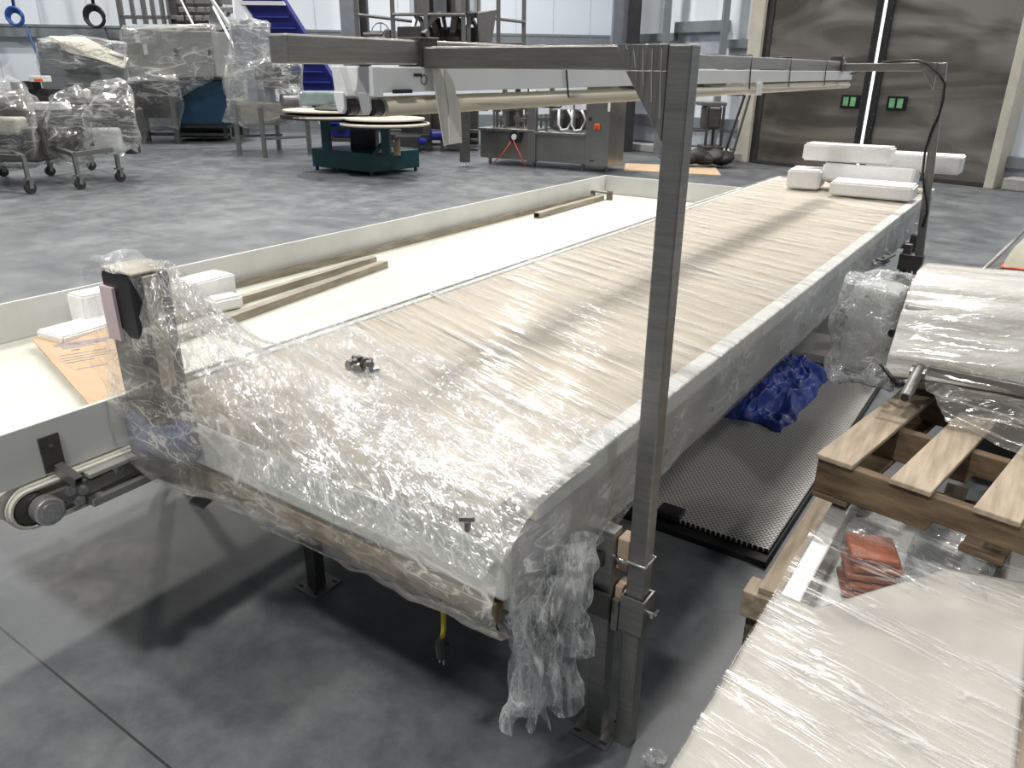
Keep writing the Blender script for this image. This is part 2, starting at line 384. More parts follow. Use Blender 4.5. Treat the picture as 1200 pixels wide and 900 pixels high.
struct(b.build('trim_13', BLACKM), 'black door seal and floor rail')
DM = (wp(0, 0, 0)-D(1016, 160, 14.0)).length
tmid = 2.035
def door(n, t0, t1, tw, side):
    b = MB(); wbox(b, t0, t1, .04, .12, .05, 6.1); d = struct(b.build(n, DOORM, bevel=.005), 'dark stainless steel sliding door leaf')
    b = MB(); e0, e1 = (t1-.11, t1) if side > 0 else (t0, t0+.11)
    wbox(b, e0, e1, .0, .045, .05, 6.1); e = b.build('edge_seal', BLACK, d)
    b = MB()
    for k in range(30):
        tt = (e0 if side > 0 else e1)
        b.cyl(wp(tt+(.012 if side > 0 else -.012), -.004, .35+k*.21), wp(tt+(.012 if side > 0 else -.012), .01, .35+k*.21), .008, n=8)
    b.build('rivet', CHROME, d)
    b = MB(); wbox(b, tw-.16, tw+.16, .0, .06, 1.06, 1.28); fr = b.build('window_frame', GREENB, d, bevel=.01)
    for k in (-1, 1):
        b = MB(); wbox(b, tw+k*.065-.045, tw+k*.065+.045, -.012, .0, 1.10, 1.245); b.build('pane', GREEN, fr)
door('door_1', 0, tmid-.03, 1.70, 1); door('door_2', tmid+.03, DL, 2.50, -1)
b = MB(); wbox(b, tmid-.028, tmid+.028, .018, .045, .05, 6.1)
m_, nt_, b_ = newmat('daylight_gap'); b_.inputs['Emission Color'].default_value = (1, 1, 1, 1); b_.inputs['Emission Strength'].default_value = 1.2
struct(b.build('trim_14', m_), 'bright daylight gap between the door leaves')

# ================================================================== MAIN TABLE
TX0, TX1, TY0, TY1, TZ = -1.85, -.705, 1.02, 6.5, .855
tb = thing('belt_conveyor', 'long cream-topped belt conveyor table wrapped in clear plastic film on steel legs', 'conveyor', (-1.27, 1.4, 0))
b = MB()
prof = [(TY0+.07, .73)]+[(TY0+.06-.06*math.cos(a), .79+.06*math.sin(a)) for a in [i*PI/16-PI/2*.9 for i in range(0, 9+6)] if .79+.06*math.sin(a) < .8501 and a < PI/2]
pr_ = [(TY0+.065-.062*math.cos(a), .79+.062*math.sin(a)) for a in [-PI/2+i*PI/12 for i in range(13)]]
N = 14
vs = []
belt_prof = [(TY1, .852)]+pr_[::-1]+[(TY1, .728)]
b.prism([(TX0+.03, y, z) for y, z in belt_prof], (TX1-TX0-.085, 0, 0))
b.build('belt', BEIGEB, tb, bevel=0)
b = MB(); b.box((TX1-.055, TY0+.10, .80), (TX1, TY1, .858)); b.box((TX0, TY0+.10, .80), (TX0+.03, TY1, .858))
lab(b.build('edge_strip', WHITEP, tb, bevel=.006), 'white plastic edge strip')
b = MB()
b.box((TX1-.03, TY0+.02, .625), (TX1-.002, TY1, .80)); b.box((TX0+.002, TY0+.02, .625), (TX0+.03, TY1, .80))
b.box((TX1-.06, TY0+.02, .625), (TX1-.002, TY1, .632)); b.box((TX0, TY0+.02, .625), (TX0+.06, TY1, .632))
b.build('side_panel', mat('satin_side_panel', (.52, .52, .51), .36, .6, .15, (1, 1, 6), 4), tb, bevel=.003)
for i in range(14):
    y = 1.75+i*.34
    b = MB(); b.cyl((TX1-.004, y, .70), (TX1+.010, y, .70), .009, n=8); b.build('bolt', CHROME, tb)
b = MB(); b.box((TX0+.03, TY0+.0, .595), (TX1-.03, TY0+.05, .648))
lab(b.build('end_member', mat('brown_end', (.22, .17, .10), .5, .3, .4, (3, 1, 1), 6), tb, bevel=.004), 'brown stained cross member seen through film')
LEGS = [(-.686, 1.40), (-1.774, 1.39), (-.686, 5.75), (-1.774, 5.75), (-.686, 3.9), (-1.774, 3.9)]
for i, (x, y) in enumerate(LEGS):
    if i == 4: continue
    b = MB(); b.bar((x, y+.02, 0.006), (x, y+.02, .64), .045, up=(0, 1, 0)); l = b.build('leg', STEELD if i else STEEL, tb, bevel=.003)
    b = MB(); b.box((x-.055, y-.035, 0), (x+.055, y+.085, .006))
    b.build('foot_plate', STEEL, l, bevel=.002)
    b = MB()
    for sx in (-.038, .038):
        for sy in (-.018, .066): b.box((x+sx-.010, y+sy-.004, .0055), (x+sx+.010, y+sy+.004, .0068))
    b.build('slot', BLACK, l)
for y in (1.41, 3.9, 5.77):
    b = MB(); b.bar((-1.774, y, .56), (-.686, y, .56), .04); b.build('cross_brace', STEELD, tb, bevel=.003)
b = MB(); b.box((TX0+.03, TY0+.05, .66), (TX1-.03, TY1-.05, .70)); b.box((TX0+.005, TY0-.005, .665), (TX1-.005, TY0+.03, .79)); lab(b.build('nose_plate', WHITEP, tb, bevel=.01), 'white end plate below the belt nose')
# gear motor with control box on the near left corner
b = MB(); b.box((-1.86, .93, .82), (-1.72, 1.03, 1.192)); mo = b.build('control_box', BLACK, tb, bevel=.012)
b = MB(); b.box((-1.857, .933, 1.1925), (-1.723, 1.027, 1.199)); lab(b.build('box_lid', TAN, mo, bevel=.003), 'tan paper-covered top')
b = MB(); b.box((-1.719, .955, .90), (-1.710, .995, 1.19)); lab(b.build('cover_strip', TAN, mo, bevel=.003), 'tan strip down the front')
b = MB(); b.box((-1.855, .921, 1.02), (-1.800, .929, 1.155)); lab(b.build('rating_label', LABELR, mo), 'pale printed label')
b = MB(); b.cyl((-1.80, .94, .745), (-1.68, 1.0, .745), .055, n=20); b.box((-1.87, .92, .685), (-1.78, 1.01, .81))
lab(b.build('gear_motor', BLUEM, tb, smooth=False, bevel=.012), 'dark blue painted gear motor')
# film ----------------------------------------------------------------
BX0, BX1, BY0, BY1 = -1.865, -1.715, .925, 1.03
def film_h(x, y):
    dx = max(BX0-x, 0, x-BX1); dy = max(BY0-y, 0, y-BY1)
    d = math.hypot(dx/.56, dy/.46)
    t = max(0, 1-d)
    return .862+.345*t**2.1
def topsheet(u, v):
    x = TX0-.012+(TX1-TX0+.02)*u; vv = v**1.4; y = .985+vv*(TY1-.985)
    z = film_h(x, y)
    if y < TY0+.06 and z < .9:  z -= .05*((TY0+.06-y)/.075)**2
    k = min(1, max(0, (1.9-y)/.8))
    q = Vector((x*2.0, y*8, 0)); a = noise.noise(q*2.0)*.5+noise.noise(q*5)*.3
    z += (.0016+.008*k)*a+.003*k
    if z > .9:
        z += .020*noise.noise(Vector((x*9, y*9, 1)))
    return Vector((x, y, max(z, .8595 if y > TY0+.06 else z)))
b = MB(); b.grid(topsheet, 110, 260); b.build('film_top', FILMT, tb, smooth=True)
FP = [(1.30, .864), (1.20, .868), (1.11, .866), (1.04, .850), (.985, .812), (.955, .765), (.940, .71), (.945, .66), (.965, .62), (1.0, .598)]
def frontsheet(u, v):
    x = TX0-.03+(TX1-TX0+.052)*u
    k = v*(len(FP)-1); i = min(int(k), len(FP)-2); f = k-i
    y = FP[i][0]*(1-f)+FP[i+1][0]*f; z = FP[i][1]*(1-f)+FP[i+1][1]*f
    h = film_h(x, min(max(y, .97), 1.3))-.862; z += h*min(1, max(0, (z-.70)/.14))
    if x < BX1+.25: y -= .05*min(1, (BX1+.25-x)/.25)*min(1, max(0, (z-.60)/.08))
    a = min(1, v*3)
    q = Vector((x*2.2-z*3, z*3+x*1.6+y*2, 2)); r = noise.noise(q*2.0); r2 = noise.noise(q*5.5)
    y += a*(.014*r+.008*r2); z += a*.006*r2
    if v > .85: z += .012*math.sin(x*7+1)*(v-.85)/.15
    return Vector((x, y, z if y < TY0+.05 else max(z, .862)))
b = MB(); b.grid(frontsheet, 160, 80); b.build('film_front', FILMV, tb, smooth=True)
def tentsheet(u, v):      # loose film over the near strip and the motor corner
    x = TX0-.02+(TX1-TX0+.03)*u; y = .918+v*.767*(1-.25*u)
    z = film_h(x, y)+.008; k = (1-v)
    if z < .9 and y < 1.05: z = .850+(y-1.04)*.55
    q = Vector((x*2.2-y*1.0, y*4+x*1.5, 5)); z += (.010+.012*k)*abs(noise.noise(q*2.2))+.007*noise.noise(q*6)
    if film_h(x, y) > .92: z += .02*noise.noise(q*3)
    return Vector((x, y, max(z, .862 if y > 1.05 else .79)))
b = MB(); b.grid(tentsheet, 150, 90); b.build('film_fold', FILML, tb, smooth=True)
def leftfilm(u, v):
    y = .90+.16*u; z = .67+.53*v; x = -1.872-.018*math.sin(v*PI)
    q = Vector((0, y*5, z*5)); x -= .03*abs(noise.noise(q*2)); y += .02*noise.noise(q*2+Vector((3, 3, 3)))
    return Vector((x, y, z))
b = MB(); b.grid(leftfilm, 30, 50); b.build('film_side', FILMQ, tb, smooth=True)
def sidesheet(u, v):
    y = .99+u*(TY1-.99); z = .860-.235*v; k = max(0, 1-(y-.99)/.7)
    z -= .03*k*v
    x = TX1+.004+.006*math.sin(v*PI)+.010*noise.noise(Vector((y*7, z*9, 0)))*(.5+k*2.0)+.02*k*v
    return Vector((max(x, TX1+.0015), y, z))
b = MB(); b.grid(sidesheet, 300, 16); b.build('film_side', FILMS, tb, smooth=True)
def bunch(seed, x0, y0, w, zt, zb, flare):
    def f(u, v):
        z = zt+(zb-zt)*v; pinch = .55+.45*math.cos(v*2.4)**2 if v < .9 else .7
        a = (u-.5)*w*(1 if v < .12 else pinch*(1+flare*v*v))
        x = x0+a*.45+.028*math.sin(u*26+seed+v*2)+.02*noise.noise(Vector((u*5, v*6, seed)))
        y = y0+a+.022*math.cos(u*31+seed*2)+.02*noise.noise(Vector((u*4, v*5, seed+7)))
        z += .03*noise.noise(Vector((u*4, seed, 0)))*v
        return Vector((x+.010*math.sin(v*6+seed), y, z))
    return f
b = MB()
b.grid(bunch(1.0, -.692, 1.15, .15, .68, .27, .5), 60, 60); b.grid(bunch(4.2, -.70, 1.12, .12, .68, .32, .3), 50, 50)
b.grid(bunch(7.7, -.680, 1.20, .10, .72, .42, .4), 40, 50)
crumple(b.bm, .010, 14, (1, 1, .5)); b.build('film_tail', FILMX, tb, smooth=True)
# yellow lead hanging from under the table
b = MB(); b.path([(-1.0, 1.35, .60), (-.955, 1.2, .55), (-.945, 1.105, .545), (-.943, 1.10, .50), (-.944, 1.10, .43), (-.95, 1.10, .40)], .006, 8)
cb = tag(b.build('power_lead', YEL, smooth=True), 'yellow power lead hanging below the near end of the wrapped table', 'cable')
b = MB(); b.cyl((-.95, 1.10, .405), (-.951, 1.10, .385), .009, .017, 12); b.cyl((-.951, 1.10, .385), (-.952, 1.10, .345), .017, .014, 12)
lab(b.build('plug', BLACK, cb, smooth=False, bevel=.002), 'black three-pin plug')
b = MB()
for dx, dy in ((-.006, 0), (.006, 0), (0, .007)): b.box((-.952+dx-.001, 1.10+dy-.003, .325), (-.952+dx+.001, 1.10+dy+.003, .346))
b.build('prong', CHROME, cb)

# ================================================================== TRAY CONVEYOR
tr = thing('tray_conveyor', 'low conveyor with white side walls and cream belt left of the wrapped table', 'conveyor', (-2.4, 3, 0))
NX, FX, EY = -1.885, -3.02, 5.74
b = MB(); b.box((NX-.012, .57, .71), (NX, EY, .85)); b.build('side_wall', WHITEP, tr, bevel=.002)
b = MB(); b.box((FX-.012, .57, .71), (FX, EY, .85)); b.build('side_wall', WHITEP, tr, bevel=.002)
b = MB(); b.box((FX, EY-.012, .705), (NX-.012, EY, .85)); b.build('end_wall', WHITEP, tr, bevel=.002)
RY, RZ, RR = .665, .645, .052
pf = [(EY, RZ+RR+.008), (.9, RZ+RR+.008)]+[(RY-RR*math.sin(a), RZ+RR*math.cos(a)) for a in [i*PI/14 for i in range(15)]]+[(EY, RZ-RR)]
pf2 = [(EY, .705), (.63, .705), (.60, .690), (.60, .640), (.64, .60), (EY, .60)]
b = MB(); b.prism([(FX+.0, y, z) for y, z in pf2], (NX-.012-FX, 0, 0)); b.build('belt', CREAMB, tr)
pf = [(1.5, RZ+RR)]+[(RY-RR*math.sin(a), RZ+RR*math.cos(a)) for a in [i*PI/14 for i in range(15)]]+[(1.5, RZ-RR)]
pf += [(1.5, RZ-RR+.006)]+[(RY-(RR-.006)*math.sin(a), RZ+(RR-.006)*math.cos(a)) for a in [PI-i*PI/14 for i in range(15)]]+[(1.5, RZ+RR-.006)]
b = MB(); b.prism([(NX-.09, y, z) for y, z in pf], (.105, 0, 0))
for k in range(3):
    x = NX-.01-k*.028
    pr2 = [(1.5, RZ+RR+.004)]+[(RY-(RR+.004)*math.sin(a), RZ+(RR+.004)*math.cos(a)) for a in [i*PI/14 for i in range(15)]]+[(1.4, RZ-RR-.004), (1.4, RZ-RR)]+[(RY-RR*math.sin(a), RZ+RR*math.cos(a)) for a in [PI-i*PI/14 for i in range(15)]]+[(1.5, RZ+RR)]
    b.prism([(x, y, z) for y, z in pr2], (.012, 0, 0))
b.build('drive_belt', CREAMB, tr)
b = MB(); b.cyl((NX+.012, RY+.022, RZ-.006), (NX+.052, RY+.022, RZ-.006), .036, n=28); rl = b.build('end_roller', SATIN, tr, bevel=.004)
b = MB(); b.cyl((NX+.052, RY+.022, RZ-.006), (NX+.056, RY+.022, RZ-.006), .024, n=20); b.cyl((NX+.05, RY+.022, RZ-.006), (NX+.068, RY+.022, RZ-.006), .010, n=6); b.build('axle_nut', CHROME, rl, bevel=.001)
b = MB(); b.cyl((FX, RY, RZ), (NX+.01, RY, RZ), .04, n=20); b.build('roller_shaft', STEELD, tr)
b = MB(); b.box((NX+.015, RY+.03, RZ-.008), (NX+.028, RY+.13, RZ+.030))
b.bar((NX+.02, RY+.07, RZ-.002), (NX+.02, RY+.65, RZ+.045-.012), .014, .034); b.build('side_plate', STEEL, tr, bevel=.003)
b = MB(); b.bar((NX+.03, RY+.13, RZ+.040), (NX+.03, 1.45, RZ+.052), .03, .012); b.build('guide_rail', mat('satin_alloy', (.6, .6, .58), .4, .6), tr, bevel=.002)
b = MB(); b.bar((NX+.04, RY+.12, RZ-.030), (NX+.04, 1.45, RZ-.018), .03, .022); b.build('lower_rail', SATIN, tr, bevel=.002)
for k, (y, z) in enumerate(((RY+.085, RZ+.016), (RY+.115, RZ+.006), (RY+.10, RZ-.020), (RY+.21, RZ+.018), (RY+.30, RZ+.026))):
    b = MB(); b.cyl((NX+.026, y, z), (NX+.040, y, z), .009, n=6); b.cyl((NX+.026, y, z), (NX+.030, y, z), .014, n=16); b.build('bolt', CHROME, tr)
b = MB(); b.box((NX-.001, .715, .715), (NX+.004, .765, .812)); br = b.build('bracket_plate', STEELD, tr, bevel=.002)
b = MB(); b.hollow((NX+.004, .745, .722), (NX+.075, .755, .700), .022, .026, .003); b.build('bracket_arm', STEEL, br)
b = MB(); b.cyl((NX+.004, .74, .785), (NX+.007, .74, .785), .005, n=10); b.build('screw', CHROME, br)
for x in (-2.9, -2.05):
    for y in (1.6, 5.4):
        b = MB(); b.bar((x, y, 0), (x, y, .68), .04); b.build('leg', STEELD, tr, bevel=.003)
# steel bars lying in the tray
def lie(p, q, w=.04, h=.03, name='steel_bar', label='', m=STEELH, group=None, hol=True):
    b = MB(); p = Vector((*p[:2], p[2])); q = Vector((*q[:2], q[2]))
    (b.hollow if hol else b.bar)(p, q, w, h)
    return tag(b.build(name, m, bevel=.002 if not hol else 0), label, 'metal bar', group)
BARM = mat('tan_steel_bar', (.30, .27, .215), .5, .6, .3, (6, 1, 6), 6)
lie((-2.99, 1.85, .722), (-2.985, 5.45, .722), .03, .032, label='long thin steel bar lying along the far wall of the white tray', m=BARM)
lie((-2.73, 1.60, .722), (-2.83, 2.84, .722), .035, .032, label='steel bar in the tray nearer its far wall, of the crossed pair by the foam', m=BARM)
lie((-2.52, 1.42, .722), (-2.72, 2.80, .722), .045, .032, label='thicker steel bar of the pair by the foam, nearer the wrapped table', m=BARM)
lie((-2.85, 4.43, .725), (-2.875, 5.40, .725), .045, .035, label='short open steel tube lying at the far end of the white tray', m=BARM)
b = MB(); b.bar((-2.98, 5.46, .76), (-2.83, 5.44, .76), .05, .012); b.bar((-2.825, 5.44, .706), (-2.825, 5.44, .775), .05, .012); b.bar((-2.985, 5.46, .706), (-2.985, 5.46, .76), .04, .012)
tag(b.build('steel_bracket', BARM, bevel=.002), 'angled steel bracket standing at the far corner of the white tray', 'bracket')
# foam and cardboard in the tray
def foam(c, s, rz=0, rx=0, ry=0, label='', group=None, cut=.012, name='foam_block'):
    b = MB(); b.box((-s[0]/2, -s[1]/2, -s[2]/2), (s[0]/2, s[1]/2, s[2]/2))
    bmesh.ops.bevel(b.bm, geom=b.bm.edges[:], offset=cut*.6, segments=2, affect='EDGES')
    bmesh.ops.subdivide_edges(b.bm, edges=[e for e in b.bm.edges if e.calc_length() > .06], cuts=4, use_grid_fill=True)
    R = Euler((rx, ry, rz)).to_matrix()
    for v in b.bm.verts: v.co = R@v.co+noise.noise_vector(v.co*7+Vector(c))*.0025
    o = b.build(name, FOAM, smooth=False); o.location = c
    return tag(o, label, 'foam block', group)
G = 'white foam blocks in the tray'
foam((-2.83, 1.33, .738), (.16, .28, .058), .1, label='flat white foam block lying in the tray beside the cardboard', group=G)
foam((-2.88, 1.87, .766), (.14, .22, .115), .05, label='tall white foam block leaning behind the black motor box', group=G)
foam((-2.74, 1.86, .737), (.09, .13, .055), -.15, label='low white foam block at the ends of the two steel bars', group=G, cut=.018)
foam((-2.925, 1.53, .782), (.11, .36, .145), .02, label='white foam block standing on edge against the far tray wall behind the cardboard', group='white foam blocks in the tray')
cbd = thing('cardboard_sheet', 'printed brown cardboard sheet leaning in the white tray beside the motor', 'cardboard', (-2.5, 1.2, .71))
ca, cb_, cc, cd_ = Vector((-2.90, 1.165, .735)), Vector((-2.72, 1.40, .755)), Vector((-2.08, 1.14, .742)), Vector((-2.15, .98, .722))
nn = (cb_-ca).cross(cd_-ca).normalized()
if nn.z < 0: nn = -nn
cc.z -= (cc-ca).dot(nn)/nn.z
b = MB(); b.prism([ca, cb_, cc, cd_], nn*.006); b.build('panel', CARD, cbd)
b = MB()
def cq(u, v): return ca+(cd_-ca)*u+(cb_-ca)*v*(1-u)+((cc-cd_)*v)*u
for i, (u0, v0, v1, th) in enumerate(((.16, .15, .85, .035), (.20, .22, .75, .022), (.235, .22, .6, .012), (.27, .3, .4, .02), (.33, .12, .7, .008), (.37, .12, .8, .008), (.405, .12, .74, .008), (.44, .12, .5, .008), (.54, .2, .6, .01))):
    b.prism([cq(u0, v0)+nn*.0061, cq(u0, v1)+nn*.0061, cq(u0+th, v1)+nn*.0061, cq(u0+th, v0)+nn*.0061], nn*.0006)
b.build('printing', INK, cbd)
b = MB()
for k in range(8): b.prism([cq(.02+.0, .45+k*.05)+nn*.0061, cq(.09, .45+k*.05)+nn*.0061, cq(.09, .456+k*.05)+nn*.0061, cq(.02, .456+k*.05)+nn*.0061], nn*.0005)
b.build('printing', INK, cbd)

# ================================================================== OVERHEAD FRAME
fr = thing('overhead_frame', 'square steel tube gantry standing over the right side of the wrapped table', 'frame', (-.605, 1.42, 0))
T = .045
def tube_part(p, q, name='rail', w=T, m=STEEL, up=(0, 0, 1), par=fr, cap=True):
    b = MB(); b.bar(p, q, w, up=up); return b.build(name, m, par, bevel=.004)
YA, YB, XR, ZA = 1.432, 5.31, -1.248, 1.671
tube_part((-.607, YA, 0), (-.607, YA, 1.694), 'post', up=(0, 1, 0))
tube_part((-1.222, YA, ZA), (-.631, YA, ZA), 'arm', m=mat('steel_arm', (.27, .26, .245), .4, .85, .12, (1.2, 20, 20), 7, .12))
tube_part((XR, 1.035, 1.681), (XR, 5.42, 1.681), 'rail', .052, STEELH)
tube_part((-.535, YB, 0), (-.672, YB, 1.700), 'post', up=(0, 1, 0))
tube_part((-1.222, YB, 1.672), (-.69, YB, 1.678), 'arm', m=bpy.data.materials['steel_arm'])
for (x, y, zt, k) in ((-.6295, YA, 1.694, 1), (-.694, YB, 1.70, .85)):
    b = MB(); g = .085*k
    b.prism([(x, y-.0225, zt-.045), (x-g, y-.0225, zt-.045), (x-g-.02, y-.0225, zt-.0015), (x-g-.02, y-.0235, zt), (x, y-.0235, zt)], (0, .046, 0))
    b.prism([(x, y-.0225, zt-.045), (x-g, y-.0225, zt-.045), (x, y-.0225, zt-.17*k)], (0, .045, 0))
    b.build('gusset', STEELW, fr, bevel=.002)
    for h in range(5):
        b = MB(); xx = x-.012-h*.019*k; zl = zt-.165*k+h*.030*k
        b.path([(xx, y-.0236, zt-.008), (xx+.002, y-.0236, (zt+zl)/2+.02), (xx+.006, y-.0236, max(zl+.035, zl))], .0012, 5); b.build('grind_line', GRIND, fr)
for y, s in ((YA, 1), (YB, 1)):
    b = MB(); b.box((-1.285, y-.028, 1.650), (-1.215, y-.024, 1.735)); b.box((-1.285, y-.03, 1.708), (-1.21, y+.03, 1.713)); b.box((-1.222, y-.03, 1.645), (-1.216, y+.03, 1.713))
    cl = b.build('clamp', STEELD, fr, bevel=.002)
    b = MB(); b.cyl((-1.27, y-.01, 1.72), (-1.21, y-.01, 1.72), .008, n=8); b.cyl((-1.225, y-.01, 1.713), (-1.225, y-.01, 1.745), .005, n=8); b.build('clamp_bolt', STEEL, cl)
# sleeves that hold the posts to the table legs
def sleeves(px_, py_, lx, par):
    b = MB(); b.hollow((px_, py_, .375), (px_, py_, .475), .062, .062, .005, up=(0, 1, 0)); s = b.build('sleeve', STEEL, par)
    b = MB(); b.cyl((px_+.03, py_-.01, .44), (px_+.058, py_-.01, .44), .005, n=8); b.bar((px_+.052, py_-.03, .447), (px_+.052, py_+.012, .437), .007, .007); b.build('wing_screw', CHROME, s)
    b = MB(); b.box((lx-.027, py_-.05, .40), (lx+.027, py_-.044, .475)); b.box((lx-.027, py_-.05, .40), (lx-.022, py_+.02, .475)); b.build('clamp', STEELD, par, bevel=.003)
    b = MB(); b.cyl((lx-.05, py_-.03, .435), (lx-.02, py_-.03, .435), .006, n=8); b.bar((lx-.045, py_-.045, .435), (lx-.045, py_-.012, .442), .008, .008); b.build('clamp_screw', STEEL, par)
    b = MB(); b.box((px_-.053, py_-.032, .362), (px_-.034, py_+.026, .455)); b.build('spacer_plate', STEEL, par, bevel=.002)
sleeves(-.607, YA, -.686, fr)
b = MB(); b.path([(-.712, YA-.026, .585), (-.65, YA-.034, .578), (-.584, YA-.026, .572), (-.580, YA+.025, .575), (-.64, YA+.03, .58), (-.712, YA+.03, .587)], .0035, 6, True)
b.cyl((-.656, YA-.036, .579), (-.63, YA-.036, .576), .006, n=8); b.build('hose_clamp', CHROME, fr, smooth=True)
sleeves(-.572, YB, -.655, fr)
b = MB(); b.bar((-.655, YB, 0), (-.655, YB, .66), .045, up=(0, 1, 0)); b.build('stub_post', STEELD, fr, bevel=.003)
b = MB(); b.box((-.69, YB-.035, .50), (-.555, YB+.035, .60)); b.build('post_clamp', STEELD, fr, bevel=.004)
def wblock(z0, z1, x0, x1, label):
    b = MB(); b.box((x0, YA-.018, z0), (x1, YA+.028, z1))
    return tag(b.build('wood_block', WOODB, bevel=.003), label, 'wood block', 'wood spacers between post and leg')
wblock(.535, .622, -.662, -.631, 'upper pale wood spacer block strapped between steel post and table leg')
wblock(.44, .487, -.6600, -.6402, 'lower pale wood spacer block inside the steel sleeve beside the post')
# ------------------------------------------------------------------ light fixture under the rail
lf = thing('tube_light', 'long white fluorescent tube fixture hanging under the steel rail, unlit', 'light fixture', (-1.265, 3.4, 1.57))
FY0, FY1, FA, FB = 1.245, 5.60, -1.333, -1.215
b = MB(); b.box((FA, FY0+.02, 1.600), (FB, FY1, 1.652)); lab(b.build('channel', WHITEM, lf, bevel=.003), 'white enamelled housing')
for x0, x1, x2, x3 in ((FA-.002, FA+.036, FA+.036, FA+.022), (FB-.036, FB+.002, FB+.002, FB-.036)):
    b = MB()
    if x0 < FA: pts = [(FA-.002, FY0, 1.652), (FA+.024, FY0, 1.652), (FA+.044, FY0, 1.592), (FA+.004, FY0, 1.592)]
    else: pts = [(FB-.036, FY0, 1.652), (FB+.002, FY0, 1.652), (FB+.002, FY0, 1.592), (FB-.054, FY0, 1.592)]
    b.prism(pts, (0, .03, 0)); b.build('end_cap', WHITEM, lf, bevel=.002)
for i, x in enumerate((FA+.022, FB-.022)):
    b = MB(); b.prism([(x-.020, FY0-.004, 1.600), (x+.012, FY0-.004, 1.600), (x+.012, FY0-.004, 1.566), (x+.004, FY0-.004, 1.556), (x-.006, FY0-.004, 1.556), (x-.012, FY0-.004, 1.566)], (0, .010, 0))
    b.build('lamp_socket', WHITEM, lf, bevel=.002)
    b = MB(); b.cyl((x+.008, FY0+.006, 1.570), (x+.008, FY0+.045, 1.570), .017, n=20); b.build('tube_cap', BLACK, lf)
    b = MB(); b.cyl((x+.008, FY0+.03, 1.570), (x+.008, FY0+.05, 1.570), .0185, n=20); b.build('tube_collar', STEEL, lf)
    b = MB(); b.cyl((x+.008, FY0+.04, 1.570), (x+.008, FY1-.03, 1.570), .019, n=20); lab(b.build('glass_tube', TUBE, lf, smooth=True), 'cream tube')
b = MB(); b.box((FB+.0005, FY0+.13, 1.632), (FB+.003, FY0+.155, 1.638)); b.box((FB, FY0+.06, 1.598), (FB+.004, FY0+.12, 1.606))
b.ring((FB+.0008, FY0+.165, 1.625), .010, .0010, (1, 0, 0)); b.build('slot', BLACK, lf)
for y0 in (2.55, 3.10):
    b = MB(); b.box((FA+.02, y0, 1.592), (FB-.005, y0+.25, 1.600)); b.build('ballast_cover', STEELD, lf)
b = MB()
STRIP_L = [(-1.205, 1.424, 1.648), (-1.205, 1.461, 1.479), (-1.205, 1.478, 1.482), (-1.205, 1.478, 1.571), (-1.205, 1.463, 1.628), (-1.205, 1.450, 1.648)]
STRIP_R = [(-1.2015, 1.466, 1.648), (-1.2015, 1.463, 1.628), (-1.2015, 1.476, 1.571), (-1.2015, 1.476, 1.482), (-1.1925, 1.512, 1.484), (-1.1925, 1.508, 1.560), (-1.196, 1.485, 1.625)]
def strip(u, v):
    z = 1.650-.19*v; return Vector((FB+.004+.030*u, 1.47+.016*math.sin(v*1.5)+.055*u+.03*v, z))
b.prism(STRIP_L, (.003, 0, 0)); b.prism(STRIP_R, (.003, 0, 0))
b.build('hanging_strip', mat('white_strip', (.74, .74, .70), .5), lf)
for y in (2.02, 3.6, 4.2, 4.9):
    b = MB()
    b.path([(FA-.004, y, 1.70), (FA-.004, y, 1.56), (FA+.03, y+.01, 1.546), (FB-.02, y+.015, 1.546), (FB+.004, y+.02, 1.575), (FB+.006, y, 1.65), (FB+.006, y, 1.712), (FA-.004, y, 1.712)], .0028, 6, True)
    b.build('cable_tie', BLACK, lf, smooth=True)
b = MB(); b.cyl((FB+.004, 3.75, 1.60), (FB+.01, 3.75, 1.55), .012, n=10); b.box((FB-.06, 3.72, 1.545), (FB+.012, 3.78, 1.60)); b.build('joint_bracket', WHITEM, lf, bevel=.003)
# black cable from fixture along the far arm and post
pc = [(-1.24, 5.60, 1.63), (-1.18, 5.52, 1.645), (-1.08, 5.36, 1.66), (-.98, 5.30, 1.702), (-.88, 5.29, 1.710), (-.80, 5.275, 1.712), (-.74, 5.262, 1.690), (-.665, 5.262, 1.63), (-.635, 5.27, 1.59), (-.628, 5.28, 1.50), (-.633, 5.285, 1.42), (-.655, 5.275, 1.33), (-.665, 5.272, 1.22), (-.655, 5.268, 1.10), (-.628, 5.262, 1.0), (-.60, 5.262, .93), (-.585, 5.268, .86), (-.595, 5.27, .78)]
b = MB(); b.path(pc, .007, 8); tag(b.build('power_cable', BLACK, smooth=True), 'black cable running over the far steel arm and down its post', 'cable')

